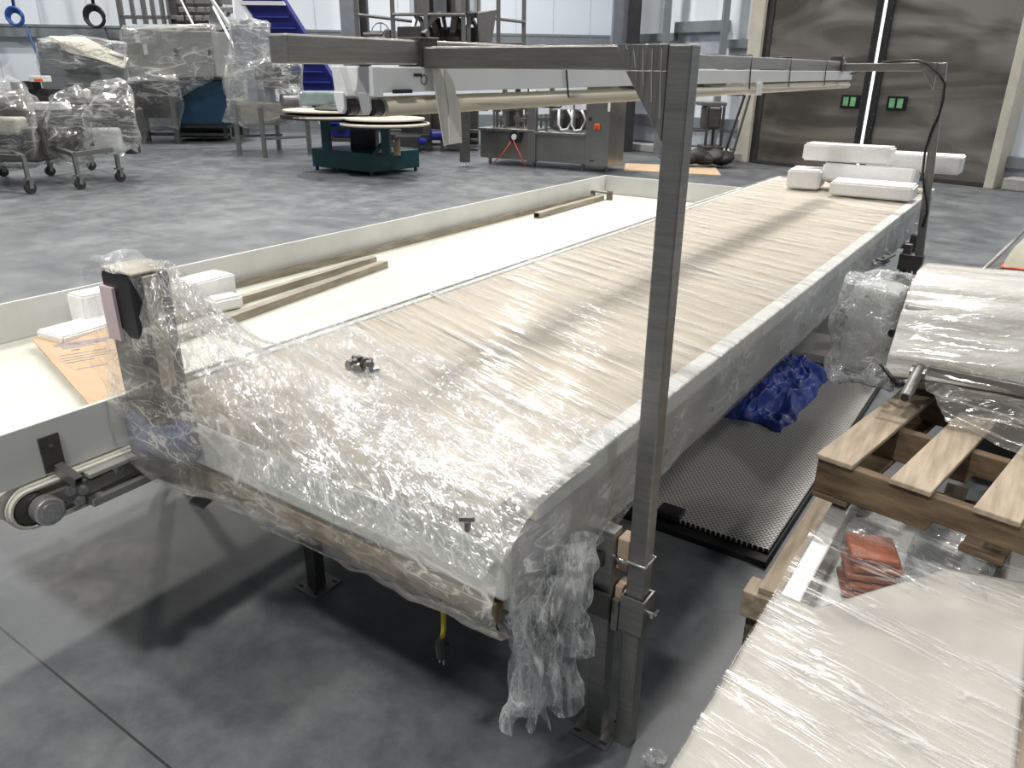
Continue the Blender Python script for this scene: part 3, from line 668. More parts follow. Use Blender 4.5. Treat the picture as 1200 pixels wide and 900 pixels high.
# ================================================================== FOAM PILE, HARDWARE
G = 'white foam blocks piled on the far end of the wrapped table'
foam((-.99, 5.72, .919), (.52, .20, .09), 0, .05, label='long low white foam block lying in front of the pile on the table', group=G, cut=.02)
foam((-1.485, 5.93, .935), (.225, .30, .13), .1, label='left white foam block at the bottom of the pile', group=G, cut=.02)
foam((-1.07, 5.985, .968), (.60, .24, .12), -.03, -.22, label='wide tilted white foam slab in the middle of the pile', group=G, cut=.02)
foam((-1.24, 6.00, 1.115), (.58, .20, .115), .0, 0, label='topmost white foam block of the pile', group=G, cut=.02)
foam((-.84, 6.26, 1.06), (.60, .24, .12), .0, .0, label='white foam block jutting out to the right of the pile behind the post', group=G, cut=.015)
G = 'loose bolts heaped on the wrapped table'
hx, hy = -1.46, 1.40
for i in range(14):
    x = hx+rnd.uniform(-.040, .040); y = hy+rnd.uniform(-.018, .018); x += (y-hy)*.5; z = .880+(.014 if i % 3 == 0 else 0); a = rnd.uniform(0, PI)
    r = rnd.uniform(.6, 1.1)*.013; dz = rnd.uniform(-.25, .5)
    dv = Vector((math.cos(a), math.sin(a), dz)).normalized()*.013
    b = MB(); c = Vector((x, y, z)); b.cyl(c-dv*.5, c+dv*.6, r*1.25, n=6); b.cyl(c+dv*.6, c+dv*2.4, r*.6, n=8)
    tag(b.build('hex_bolt', (STEELD, CHROME, STEEL)[i % 3], bevel=.001), 'small steel bolt in the little heap on the wrapped table', 'bolt', G)
b = MB(); c = at(548, 622, .865)
b.cyl(c, c+Vector((0, 0, .020)), .006, n=8); b.bar(c+Vector((-.016, -.004, .021)), c+Vector((.012, .006, .026)), .006, .009)
tag(b.build('wing_bolt', STEEL, bevel=.001), 'single wing bolt at the near right corner of the wrapped table', 'bolt')

# ================================================================== FLOOR ITEMS UNDER AND RIGHT OF TABLE
b = MB(); b.box((-1.15, 2.455, .028), (-.55, 4.50, .045)); mt = tag(b.build('wire_belt_mat', WIRE, bevel=.004), 'grey woven wire mesh belt lying on the floor right of the table', 'mesh belt')
b = MB(); b.box((-1.16, 2.40, .0), (-.54, 4.52, .027)); tag(b.build('wire_belt_mat', mat('black_mesh_edge', (.018, .018, .018), .5, .4, .5, ns=120), bevel=.003), 'black mesh layer underneath the grey wire belt on the floor', 'mesh belt')
b = MB(); b.box((-1.12, 4.70, 0), (-.50, 5.15, .04)); tag(b.build('wire_belt_mat', WIRE, bevel=.003), 'farther wire mesh belt piece beyond the flat steel bar', 'mesh belt')
b = MB(); b.box((-1.08, 4.54, .0), (-.45, 4.66, .05)); tag(b.build('flat_bar', STEEL, bevel=.004), 'flat grey steel bar on the floor beyond the wire mesh belt', 'metal bar')
b = MB(); b.box((-.985, 2.43, .046), (-.89, 2.50, .075)); tag(b.build('end_fitting', BLACK, bevel=.006), 'black end fitting at the near corner of the wire mesh belt', 'fitting')
b = MB()
def tarp(u, v):
    x = -1.16+.37*u; y = 3.48+.95*v
    e = min(u, 1-u, v, 1-v); h = .05+.13*min(1, e*5)**.6*(.7+.3*math.sin(v*3))
    q = Vector((x*4, y*4, 0)); h *= 1.15-.75*abs(noise.noise(q*1.3))-.45*abs(noise.noise(q*3+Vector((2, 4, 0))))-.25*abs(noise.noise(q*7))
    x += .04*noise.noise(q*1.7+Vector((5, 0, 0))); y += .04*noise.noise(q*2+Vector((0, 8, 0)))
    if e < .001: h = .046
    return Vector((x, y, .046+max(0, h-.046)))
b.grid(tarp, 60, 90); tag(b.build('blue_tarpaulin', TARP, smooth=True, solid=.003), 'crumpled blue tarpaulin heaped on the mesh belt beside the table', 'tarpaulin')

# lower pallet under the crate
lp = thing('wooden_pallet', 'low weathered wood pallet on the floor under the wrapped white crate', 'pallet', (-.1, 2.0, 0))
for x, y0 in ((-.42, 1.93), (-.05, .7), (.20, .7)):
    b = MB(); b.box((x-.025, y0, .235), (x+.045, 2.95, .255)); b.build('deck_board', WOOD, lp, bevel=.003)
for y in (1.96, 1.2, 2.85):
    b = MB(); b.box((-.485 if y > 1.5 else -.33, y-.045, .145), (.30, y+.045, .234)); b.build('stringer', WOOD if y == 1.96 else WOODD, lp, bevel=.004)
for x in (-.42, .2):
    for y in ((1.98, 2.85) if x < 0 else (1.98, 1.2, 2.85)):
        b = MB(); b.box((x-.05, y-.04, 0), (x+.05, y+.06, .145)); b.build('block', WOODD, lp, bevel=.004)
# wrapped crate
cr = thing('wrapped_conveyor_section', 'cream covered flat conveyor section under film in the lower right corner', 'conveyor section', (-.08, 1.4, .255))
CX0, CX1 = -.345, .185
for x0, x1 in ((CX0, CX0+.055), (CX1-.055, CX1)):
    b = MB(); b.box((x0, .45, .26), (x1, 2.70, .405)); b.build('side_rail', mat('satin_rail', (.55, .54, .52), .4, .5), cr, bevel=.006)
b = MB(); b.box((CX0+.055, .45, .262), (CX1-.055, 2.70, .285)); b.build('bed', WHITEP, cr)
b = MB()
def cover(u, v):
    x = CX0-.006+(CX1-CX0+.012)*u
    yend = 1.72+.10*math.exp(-(u/.1)**2)*0+ .38*min(1, max(0, (u-.18)/.45))+ .12*max(0, u-.6)
    y = .45+(yend-.45)*v; sag = .012*math.sin(PI*u)*(1 if v > .6 else .4)
    z = .412-sag*v+.004*noise.noise(Vector((x*9, y*6, 0)))
    return Vector((x, y, z))
b.grid(cover, 50, 90); b.build('cover_sheet', COVER, cr, smooth=True, solid=.002)
b = MB()
def skirt(u, v):
    y = .45+1.30*u; return Vector((CX0-.008-.006*noise.noise(Vector((y*8, v*3, 0))), y, .412-.10*v+.012*noise.noise(Vector((y*9, 0, 3)))*v))
b.grid(skirt, 80, 8); b.build('cover_skirt', COVER, cr, smooth=True, solid=.002)
def cfilm(u, v):
    x = CX0-.010+(CX1-CX0+.02)*u; y = .45+1.9*v; k = max(0, (v-.62)/.38)
    z = .4175+.004*noise.noise(Vector((x*7, y*18, 0)))-.02*k*math.sin(PI*u)
    return Vector((x, y, z))
b = MB(); b.grid(cfilm, 40, 120); b.build('film', FILMC, cr, smooth=True)
tag_or = thing('wrapped_parts_stack', 'stack of orange-brown plastic parts wrapped in film inside the open conveyor section', 'parts stack', (-.20, 2.0, .286))
for i in range(5):
    b = MB(); y = 1.93+i*.006; b.box((-.255+.01*(i % 2), y+.06, .288+i*.026), (-.125+.012*(i % 2), y+.19, .310+i*.026), Matrix.Rotation(.35+.05*(i % 2), 3, 'Z'))
    b.build('plastic_part', RUST, tag_or, bevel=.008, seg=3)
envelope([(x, y, z) for x in (-.265, -.10) for y in (2.08, 2.2) for z in (.35, .43)], 'film', FILML, tag_or, .010, 20, 3)
envelope([(x, y, z) for x in (-.10, .10) for y in (2.0, 2.5) for z in (.29, .40)], 'film', FILML, cr, .014, 14, 3)

# upper pallet
up = thing('wooden_pallet', 'upper weathered wood pallet lying across the wrapped crate at right', 'pallet', (-.16, 2.6, .415))
UR = Matrix.Rotation(-.17, 4, 'Z'); UO = Vector((-.405, 2.255, .440))
def ub(name, x0, x1, y0, y1, z0, z1, m, bev=.004, notch=False):
    b = MB()
    if notch: b.prism([(x0, y0, z1), (x0, y0, z0), (x0+.33, y0, z0), (x0+.345, y0, z0+.035), (x0+.62, y0, z0+.035), (x0+.635, y0, z0), (x1, y0, z0), (x1, y0, z1)], (0, y1-y0, 0))
    else: b.box((x0, y0, z0), (x1, y1, z1))
    for v in b.bm.verts: v.co = UO+(UR@v.co)
    return b.build(name, m, up, bevel=bev)
for y in (.0, .38, .78):
    ub('stringer', 0, 1.05, y, y+.038, 0, .113, WOODD, notch=True)
for i in range(5): ub('deck_board', -.005+i*.218, .108+i*.218, -.012, .84, .1135, .131, WOOD)
for i in range(3): ub('bottom_board', .0+i*.42, .11+i*.42, -.005, .83, -.018, -.0005, WOODD)
G_ = None
# wrapped machine end on the upper pallet
wm = thing('wrapped_machine', 'film-wrapped machine end with round arm and black lever on the upper pallet', 'machine', (-.2, 3.0, .55))
b = MB(); b.box((-.53, 2.96, .585), (-.35, 3.20, .915)); lab(b.build('housing', mat('translucent_grey', (.46, .47, .45), .5, 0, .12, ns=8), wm, bevel=.05, seg=5), 'pale grey rounded housing inside film')
envelope([(x, y, z) for x in (-.55, -.33) for y in (2.93, 3.25) for z in (.57, .93)]+[(-.58, 3.0, .75), (-.57, 3.0, .66)], 'film', FILMK, wm, .028, 9, 4, aniso=(1, 1, .8))
def hump(u, v):
    x = -.335+1.1*u
    pts = [(3.38, .80), (3.36, .955), (3.15, .985), (2.98, .955), (2.88, .88), (2.80, .78), (2.76, .70)]
    k = v*(len(pts)-1); i = min(int(k), len(pts)-2); f = k-i
    y = pts[i][0]*(1-f)+pts[i+1][0]*f; z = pts[i][1]*(1-f)+pts[i+1][1]*f
    z += .012*u-.02*math.exp(-u*6)*v; y += (1-v)*0
    r = noise.noise(Vector((x*2, v*9, 0)))*.5+noise.noise(Vector((x*3+v*3, v*22, 4)))*.35
    return Vector((x, y-.022*r, z+.020*r))
b = MB(); b.grid(hump, 70, 90); b.build('cover', mat('milky_film', (.66, .645, .61), .35, 0, .08, (2, 8, 8), 5, .3, c2=(.76, .75, .72)), wm, smooth=True, solid=.003)
b = MB(); b.grid(lambda u, v: hump(u, v)+Vector((0, -.008, .008)), 70, 90); b.build('film', FILMW, wm, smooth=True)
b = MB(); b.box((-.33, 2.90, .60), (.75, 3.34, .90)); b.build('body', STEEL, wm, bevel=.01)
b = MB(); b.cyl((-.242, 2.62, .666), (-.222, 2.90, .764), .019, n=20); ar = b.build('arm', STEEL, wm, bevel=.002)
b = MB(); b.cyl((-.2423, 2.6165, .6648), (-.2421, 2.6198, .6659), .012, n=16); b.build('bore', BLACK, ar)
b = MB(); b.hollow((-.233, 2.745, .700), (-.226, 2.85, .738), .046, .04, .004); b.build('collar', STEEL, wm)
b = MB(); b.bar((-.205, 2.78, .722), (.60, 2.74, .722), .028, .034); b.build('cross_bar', STEEL, wm, bevel=.003)
b = MB(); b.cyl((-.262, 2.69, .690), (-.238, 2.70, .697), .011, n=14); b.build('lever_hub', CHROME, ar)
b = MB(); b.cyl((-.285, 2.69, .685), (-.256, 2.69, .690), .012, n=12); b.path([(-.285, 2.69, .686), (-.305, 2.70, .700), (-.345, 2.715, .733)], .007, 8); lab(b.build('lever', BLACK, ar, smooth=True), 'black clamping lever')
b = MB(); b.cyl((-.35, 2.86, .80), (-.33, 2.90, .80), .014, n=12); b.build('knob', BLACK, wm)
b = MB()
def lowfilm(u, v):
    p0 = Vector((-.24, 2.80, .70)); p1 = Vector((.6, 2.76, .70)); q0 = Vector((-.10, 2.64, .590)); q1 = Vector((.55, 2.40, .590))
    p = (p0.lerp(p1, u)).lerp(q0.lerp(q1, u), v)
    r = noise.noise(Vector((u*4+v*3, v*8-u*3, 1))); return p+Vector((0, .01*r, .022*r+.004))
b.grid(lowfilm, 40, 40); b.build('film', FILMW, wm, smooth=True)
lk = tag(MB().box((-.70, 4.42, .690), (-.63, 4.56, .705)).build('link_bracket', CHROME, bevel=.02), 'small curved steel link bracket with two bolts at the table side by the far post', 'bracket')
lk.parent = tb; del lk['label']; del lk['category']; lk.matrix_parent_inverse = Matrix.Translation(-tb.location)
b = MB(); b.bar((-.665, 4.40, .725), (-.640, 4.60, .725), .045, .012); b.build('link_plate', STEELD, tb, bevel=.004)
for y in (4.44, 4.56):
    b = MB(); b.cyl((-.652, y, .731), (-.652, y, .742), .013, n=12); b.build('link_bolt', CHROME, tb)
# strapped bag
sb = thing('strapped_bag', 'bulging beige wrapped roll with orange strap at the right edge', 'bag', (.22, 3.9, .4))
b = MB()
def blob(u, v):
    a = u*2*PI; t = (v-.5)*PI; r = math.cos(t)**.6 if abs(t) < PI/2-.001 else 0
    return Vector((.21+.33*r*math.cos(a), 4.0+.40*r*math.sin(a), .73+.34*math.sin(t)+.012*noise.noise(Vector((math.cos(a)*2, math.sin(a)*2, t*2)))))
b.grid(blob, 48, 24); b.build('bag', BELTS, sb, smooth=True)
b = MB()
b.path([blob(.42+i*.020, .60+.006*i)+Vector((-.004, -.004, .004)) for i in range(16)], .005, 6); lab(b.build('strap', ORANGE, sb, smooth=True), 'orange strap')
b = MB(); b.box((-.08, 3.7, .0), (.45, 4.3, .42)); b.build('support_box', STEELD, sb, bevel=.01)
b = MB(); b.path([(-.20, 3.75, .80), (-.16, 3.9, .86), (-.10, 4.1, .93), (-.06, 4.3, .98)], .010, 8); lab(b.build('rod', STEEL, sb, smooth=True), 'steel rod')
b = MB(); b.cyl((-.125, 3.80, .86), (-.095, 3.82, .87), .022, n=12); b.build('knob', BLACK, sb)
# scrap of metal sheet under the tray
b = MB(); c = at(245, 572, .30)
b.prism([at(168, 555, .35), at(250, 585, .35), at(262, 572, .38), at(190, 548, .38)], (0, 0, .006)); b.prism([at(222, 590, .33), at(238, 597, .33), at(262, 575, .37), at(248, 570, .37)], (0, 0, .008))
sc_ = b.build('shelf_plate', STEEL, tr)
lab(sc_, 'dull steel guard plate below the belt')
# film scrap on the floor at the bottom edge
b = MB(); c = at(768, 892, 0)
b.grid(lambda u, v: c+Vector(((u-.5)*.05+.01*noise.noise(Vector((u*5, v*5, 0))), (v-.5)*.06, .004+.05*abs(noise.noise(Vector((u*3, v*3, 2)))))), 12, 12)
tag(b.build('film_scrap', FILML, smooth=True), 'small scrap of clear film on the floor beside the steel post foot', 'plastic film')

# ================================================================== BACKGROUND
def bgthing(name, label, cat, px, py, group=None):
    return thing(name, label, cat, at(px, py), group)
def clip_part(name, m, parent, items, bev=.008):
    for it in items:
        b = MB(); b.fb(*it); o = b.build(name, m, parent, bevel=bev)
    return o
def wrap(parent, px0, py0, px1, py1, d0, d1, amp=.08, sc=2.2, cuts=3, m=None, extra=(), name='film', zmin=None):
    pts = [D(x, y, d) for x in (px0, px1) for y in (py0, py1) for d in (d0, d1)]+[D(*e) for e in extra]
    return envelope(pts, name, m or FILMB, parent, amp, sc, cuts, 1.0)
def caster(p, parent):
    b = MB(); b.cyl(p+Vector((-.03, 0, .075)), p+Vector((.03, 0, .075)), .075, n=16); b.build('wheel', BLACKM, parent, bevel=.006)
    b = MB(); b.bar(p+Vector((-.04, 0, .07)), p+Vector((-.04, .02, .20)), .012, .05); b.bar(p+Vector((.04, 0, .07)), p+Vector((.04, .02, .20)), .012, .05); b.box(p+Vector((-.05, -.05, .19)), p+Vector((.05, .06, .205)))
    b.build('caster_fork', STEEL, parent)
# --- cart 1
def cart(x0, x1, casters, label, tall, bars):
    dd = 12.0
    t = bgthing('wrapped_cart', label, 'machine cart', (x0+x1)//2, 210, 'wrapped machine carts on casters')
    pts = []
    for (px, py) in casters:
        p = at(px, py); caster(p, t); d = p.dot(FWD); pts.append((p, d))
        top = Vector((p.x, p.y, .48)); b = MB(); b.bar(p+Vector((0, 0, .20)), top, .05); b.build('leg', STEEL, t)
    b = MB(); ps = [Vector((p.x, p.y, .48)) for p, d in pts]
    for i in range(len(ps)): b.bar(ps[i], ps[(i+1) % len(ps)], .06)
    b.build('base_frame', STEEL, t)
    return t
c1 = cart(45, 160, [(142, 213), (95, 222), (60, 206), (108, 199)], 'film-wrapped steel cart on casters, the right one by the left edge', 1, None)
clip_part('post', STEEL, c1, [(41, 136, 52, 182, 11.7, .1), (83, 98, 97, 150, 12.2, .15)])
clip_part('machine_body', STEELD, c1, [(62, 150, 84, 176, 12.0, .4), (86, 118, 104, 172, 12.1, .4), (107, 128, 150, 166, 12.0, .6), (135, 96, 150, 128, 12.2, .3), (144, 160, 158, 181, 12.2, .2)], .03)
clip_part('white_case', WHITEP, c1, [(96, 104, 104, 118, 11.95, .1), (108, 150, 140, 178, 11.9, .5)], .04)
wrap(c1, 55, 128, 106, 186, 11.7, 12.6, .16, 2.6, extra=((76, 98, 12), (96, 94, 12)))
wrap(c1, 100, 124, 158, 176, 11.8, 12.8, .16, 2.6, extra=((146, 94, 12.3), (134, 97, 12.3)))
c2 = cart(-60, 45, [(37, 227), (-30, 222), (-70, 206), (5, 207)], 'film-wrapped steel cart on casters cut off by the left edge', 1, None)
clip_part('post', STEEL, c2, [(15, 96, 26, 130, 11.9, .1)])
clip_part('machine_body', STEELD, c2, [(-40, 150, 40, 190, 11.5, .7), (-30, 110, 12, 150, 11.9, .4)], .04)
clip_part('cream_case', CLOTH, c2, [(-20, 138, 20, 158, 11.45, .3)], .04)
wrap(c2, -50, 128, 42, 194, 11.2, 12.4, .15, 2.6, extra=((2, 90, 12), (14, 96, 12), (-30, 100, 12)))
# --- bench behind
bn = bgthing('work_bench', 'low steel bench with odds and ends behind the wrapped carts', 'bench', 60, 140)
clip_part('bench_top', WHITEP, bn, [(28, 121, 70, 129, 14.5, .6)], .01)
clip_part('shelf', STEELD, bn, [(20, 104, 66, 121, 15.5, .5), (24, 128, 68, 150, 15, .6, 0, 0)])
clip_part('tool_box', BLACKM, bn, [(24, 95, 38, 106, 15.4, .3)], .02)
bx = MB(); bx.fb(34, 89, 50, 96, 15.4, .3); tag(bx.build('small_carton', PAPER, bevel=.01), 'small white and orange carton on the bench at left', 'box')
bx = MB(); bx.fb(40, 92.5, 49, 95, 15.36, .03); o_ = bx.build('carton_stripe', ORANGE); o_.parent = bpy.data.objects['small_carton']
# --- hopper
hp = bgthing('wrapped_hopper', 'film-wrapped grey hopper trough with cream cloth over its edge', 'hopper', 90, 165)
b = MB()
A = [D(42, 45, 16.4), D(145, 66, 16.4), D(145, 100, 16.4), D(50, 106, 16.4)]; B_ = [D(58, 43, 17.2), D(150, 64, 17.2), D(150, 92, 17.2), D(60, 98, 17.2)]
b._add(A+B_, [(0, 1, 2, 3), (7, 6, 5, 4), (0, 4, 5, 1), (1, 5, 6, 2), (2, 6, 7, 3), (3, 7, 4, 0)]); b.build('trough', mat('galvanised_grey', (.33, .35, .37), .45, .5), hp, bevel=.02)
b = MB(); b.prism([D(56, 42, 16.2), D(97, 43, 16.8), D(150, 68, 16.5), D(145, 80, 16.2), D(116, 70, 16.2), D(80, 62, 16.2)], FWD*.05); b.build('cloth', CLOTH, hp, bevel=.02)
b = MB(); b.prism([D(74, 82, 16.3), D(112, 79, 16.3), D(116, 89, 16.3), D(86, 87, 16.3)], FWD*.08); b.build('opening', BLACK, hp)
clip_part('frame', STEEL, hp, [(66, 104, 150, 110, 16.4, .1), (66, 104, 72, 168, 16.4, .1, 0, 0), (148, 98, 154, 168, 16.4, .1, 0, 0), (98, 110, 140, 128, 16.9, .4)])
wrap(hp, 46, 50, 148, 104, 16.2, 17.5, .10, 1.6, extra=((56, 42, 16.7),))
# --- metal detector with blue belt
md = bgthing('wrapped_inspection_machine', 'big film-wrapped grey cabinet machine with blue belt conveyor', 'machine', 205, 168)
clip_part('cabinet', mat('cabinet_grey', (.36, .355, .33), .4, .4), md, [(146, 33, 191, 90, 18.3, 1.2), (191, 36, 251, 90, 18.3, 1.2)], .02)
clip_part('label_plate', PAPER, md, [(158, 40, 163, 50, 18.26, .03), (168, 52, 172, 64, 18.26, .03)], 0)
clip_part('handle', BLACK, md, [(204, 57, 207, 66, 18.2, .06), (244, 58, 246, 66, 18.2, .06)], 0)
clip_part('blue_belt', BLUET, md, [(206, 92, 268, 146, 18.4, 1.0)], .05)
clip_part('belt_frame', STEELD, md, [(202, 90, 270, 93, 18.35, 1.0), (148, 96, 204, 138, 18.5, 1.0), (205, 146, 266, 150, 18.5, .8)], .01)
clip_part('leg', STEEL, md, [(201, 110, 207, 168, 18.3, .1, 0, 0)]); clip_part('leg', STEEL, md, [(168, 130, 173, 165, 18.9, .1, 0, 0)])
clip_part('leg', STEEL, md, [(264, 120, 268, 160, 19.5, .1, 0, 0)]); clip_part('leg', STEEL, md, [(236, 140, 240, 162, 19.3, .1, 0, 0)])
clip_part('shade_box', BLACKM, md, [(206, 150, 262, 161, 19.2, .6)], .02)  # dark box added in place of the shade under the frames
clip_part('stretcher', STEEL, md, [(170, 156, 268, 159, 19, .06)])
wrap(md, 144, 31, 252, 92, 18.1, 19.7, .08, 1.3, extra=((204, 114, 18.2),)); wrap(md, 146, 88, 212, 150, 18.1, 19.5, .12, 1.5)
# --- wrapped column machine
wc = bgthing('wrapped_labelling_machine', 'tall film-wrapped machine column on a steel leg frame', 'machine', 300, 180)
clip_part('column', mat('pale_panel', (.34, .37, .42), .35, .3), wc, [(274, 24, 286, 92, 16.0, .4), (286, 22, 297, 120, 15.9, .3), (297, 24, 312, 120, 16.0, .4)], .01)
clip_part('mechanism', STEELD, wc, [(303, 80, 330, 94, 15.9, .4, .3), (322, 88, 346, 98, 16.0, .3, -.3), (310, 94, 336, 104, 15.9, .5, .2)], .02)
b = MB(); rr = random.Random(3)
for k in range(16):
    x = rr.uniform(300, 345); y = rr.uniform(76, 110); b = MB(); b.fl((x, y, 15.9), (x+rr.uniform(-14, 14), y+rr.uniform(-5, 5), 16.1), .04); b.build('linkage', CHROME, wc)
b = MB(); b.cyl(D(330, 117, 15.8), D(348, 117, 16.0), .11, n=16); b.build('roller', STEEL, wc)
b = MB(); p = [D(264, 116, 15.9), D(345, 122, 15.9), D(322, 146, 15.9), D(286, 146, 15.9)]; b.prism(p, FWD*.8); b.build('hopper_pan', mat('tan_pan', (.36, .35, .31), .5, .2), wc, bevel=.03)
for (x, y, y2, d) in ((276, 118, 174, 15.8), (307, 126, 184, 15.4), (361, 140, 181, 16.2), (325, 140, 172, 17.0)):
    b = MB(); b.fb(x-2.2, y, x+2.2, y2, d, .08, 0, 0); b.build('leg', STEEL, wc)
for q in (((276, 160, 15.9), (330, 158, 17), .05, 4), ((307, 163, 15.5), (361, 160, 16.2), .05, 4), ((307, 126, 15.5), (361, 140, 16.2), .06, 4)):
    b = MB(); b.fl(*q); b.build('stretcher', STEEL, wc)
wrap(wc, 270, 22, 314, 120, 15.7, 16.6, .10, 1.8); wrap(wc, 266, 70, 352, 138, 15.5, 16.7, .14, 2.2, extra=((290, 146, 16),))
# --- tall platform machine at the back with railing
tp = bgthing('platform_machine', 'tall dark steel platform machine behind the wrapped cabinet', 'machine', 225, 150)
for x0, x1 in ((137, 143), (152, 156), (165, 170), (176, 180), (187, 191), (195, 198)):
    b = MB(); b.fb(x0, -60, x1, 33 if x0 < 140 else 28, 20.6, .08); b.build('rail_post', STEEL, tp)
clip_part('handrail', STEEL, tp, [(140, 18, 206, 22, 20.6, .08)])
clip_part('tower', STEELD, tp, [(248, -60, 258, 60, 20.2, .3, 0, 0), (196, -60, 207, 30, 20.7, .3, 0, 0), (258, 44, 276, 54, 20.4, .3)])
clip_part('tank', STEELD, tp, [(208, -60, 248, 32, 20.9, .6, 0, 0)], .05)
for i in range(6):
    for j in range(5):
        b = MB(); b.fb(206+i*11+(j % 2)*3, -22+j*10, 215+i*11+(j % 2)*3, -15+j*10, 20.3, .15); b.build('bucket', STEEL, tp, bevel=.02)
b = MB(); b.cyl(D(254, 24, 20.1), D(268, 24, 20.6), .22, n=18); b.build('drum', CHROME, tp)
for q in (((211, -2, 19.9), (227, 30, 19.9), .05), ((250, 8, 19.4), (278, 62, 18.6), .06), ((280, -20, 19.4), (290, 24, 19.4), .05), ((272, -30, 19.4), (275, 22, 19.4), .05)):
    b = MB(); b.fl(*q); b.build('white_strut', WHITEM, tp)
clip_part('cabinet', WHITEP, tp, [(262, 60, 276, 70, 19.6, .2), (266, 24, 275, 30, 20.0, .2)], .01)
clip_part('underframe', STEELD, tp, [(252, 56, 275, 92, 20.2, .5, 0, 0), (206, 150, 262, 156, 20.4, .3)])
# --- incline conveyor
ic = bgthing('incline_conveyor', 'steep blue cleated incline conveyor rising behind the wrapped column', 'conveyor', 400, 160)
IA, IB = D(262, -70, 17.2), D(404, 150, 17.6)
ax = (IB-IA).normalized(); sd = RGT*1.0; up_ = ax.cross(sd).normalized(); up_ = -up_ if up_.dot(FWD) > 0 else up_
W2 = .40
def ib(mb, a, b_, s0, s1, h0, h1):
    P = IA+ax*a; Q = IA+ax*b_
    vs = [p+sd*s+up_*h for p in (P, Q) for s in (s0, s1) for h in (h0, h1)]
    return mb._add(vs, [(0, 1, 3, 2), (4, 6, 7, 5), (0, 4, 5, 1), (2, 3, 7, 6), (0, 2, 6, 4), (1, 5, 7, 3)])
L_ = (IB-IA).length
b = MB(); ib(b, 0, L_, -W2, W2, -.15, 0); b.build('belt', BLUEB, ic)
for k in range(int(L_/.24)):
    b = MB(); ib(b, .1+k*.24, .13+k*.24, -W2+.06, W2-.06, 0, .08); b.build('cleat', mat('blue_cleat', (.03, .05, .30), .4) if k == 0 else bpy.data.materials['blue_cleat'], ic)
b = MB(); ib(b, 0, L_, -W2-.07, -W2, -.2, .10); b.build('side_rail', WHITEM, ic)
b = MB(); ib(b, 0, L_, W2, W2+.05, -.2, .06); b.build('side_rail', BLUEB, ic)
b = MB(); ib(b, L_*.30, L_*.32, -W2-.06, W2+.04, -.1, .12); ib(b, 0, L_*.95, -W2-.75, -W2-.69, -.3, -.2); b.build('brace', WHITEM, ic)
clip_part('infeed_tray', BLUEB, ic, [(383, 150, 428, 160, 16.9, .6), (395, 144, 405, 152, 16.8, .2)], .01)
clip_part('leg', STEEL, ic, [(384, 160, 388, 180, 16.9, .06, 0, 0)]); clip_part('leg', STEEL, ic, [(424, 160, 428, 180, 16.9, .06, 0, 0)])
clip_part('base', STEELD, ic, [(385, 162, 428, 166, 16.9, .6)])
# --- dark stock behind
dk = bgthing('dark_conveyor_frame', 'dark low conveyor frame with small black motors behind the teal turntables', 'conveyor', 470, 178)
clip_part('frame', BLACKM, dk, [(455, 158, 548, 164, 17.0, .5), (462, 160, 492, 172, 16.6, .4), (470, 134, 500, 158, 17.6, .6)], .01)
clip_part('frame_leg', STEELD, dk, [(495, 132, 505, 174, 17.1, .15, 0, 0), (516, 150, 520, 176, 17, .06, 0, 0), (457, 160, 461, 180, 17.0, .06, 0, 0)])
b = MB(); b.cyl(D(505, 158, 16.9), D(518, 158, 17.0), .09, n=14); b.build('motor', BLUEB, dk); b = MB(); b.cyl(D(490, 165, 16.6), D(498, 166, 16.7), .07, n=14); b.build('motor', BLUEB, dk)
clip_part('cover', STEELD, dk, [(505, 124, 560, 152, 18, .5), (434, 126, 470, 150, 18.6, .5)], .03)
clip_part('cabinet', BLACKM, dk, [(470, 120, 506, 160, 18.9, .5), (520, 140, 560, 172, 18.7, .5)], .03)
clip_part('rail', STEEL, dk, [(440, 152, 560, 155, 17.9, .08), (430, 168, 520, 170, 17.4, .08)], .01)
clip_part('shelf', STEEL, dk, [(520, 155, 548, 158, 16.8, .3)], .01)
st = bgthing('support_leg', 'square steel support leg with round chrome foot left of the packing machine', 'stand', 544, 193)
clip_part('column', STEELD, st, [(538, 118, 550, 190, 14.2, .2)], .005); clip_part('arm', STEELD, st, [(550, 122, 572, 130, 14.3, .15), (550, 152, 560, 155, 14.4, .1), (550, 163, 560, 166, 14.4, .1), (550, 174, 560, 177, 14.4, .1)], .005)
b = MB(); p = at(544, 193); b.cyl(p, p+Vector((0, 0, .03)), .06, .03, 16); b.cyl(p, p+Vector((0, 0, .10)), .02, n=10); b.build('foot', CHROME, st)
# --- teal turntables
tt = bgthing('turntable_machine', 'teal turntable machine with two round cream discs stacked with hoses', 'turntable', 430, 208)
TR_ = Matrix.Rotation(math.radians(38), 3, 'Z')
c0, cl_, cr_ = at(436, 207), at(367, 199), at(492, 200)
c3 = cl_+cr_-c0
b = MB(); b.prism([v+Vector((0, 0, .06)) for v in (c0, cr_, c3, cl_)], (0, 0, .30)); b.build('base', TEAL, tt, bevel=.01)
b = MB()
for v in (c0, cr_, cl_): b.cyl(v.lerp((c0+c3)/2, .08), v.lerp((c0+c3)/2, .08)+Vector((0, 0, .06)), .03, n=10)
b.build('foot', BLACKM, tt)
clip_part('column', TEAL, tt, [(376, 140, 385, 176, 13.2, .2), (446, 145, 456, 182, 12.9, .2)], .01)
for q in (((436, 183, 12.9), (450, 166, 13.0), .06, 4), ((385, 150, 13.2), (446, 150, 13.2), .06, 4)):
    b = MB(); b.fl(*q); b.build('brace', TEAL, tt)
clip_part('motor', BLACKM, tt, [(410, 150, 440, 178, 13.6, .4)], .03)
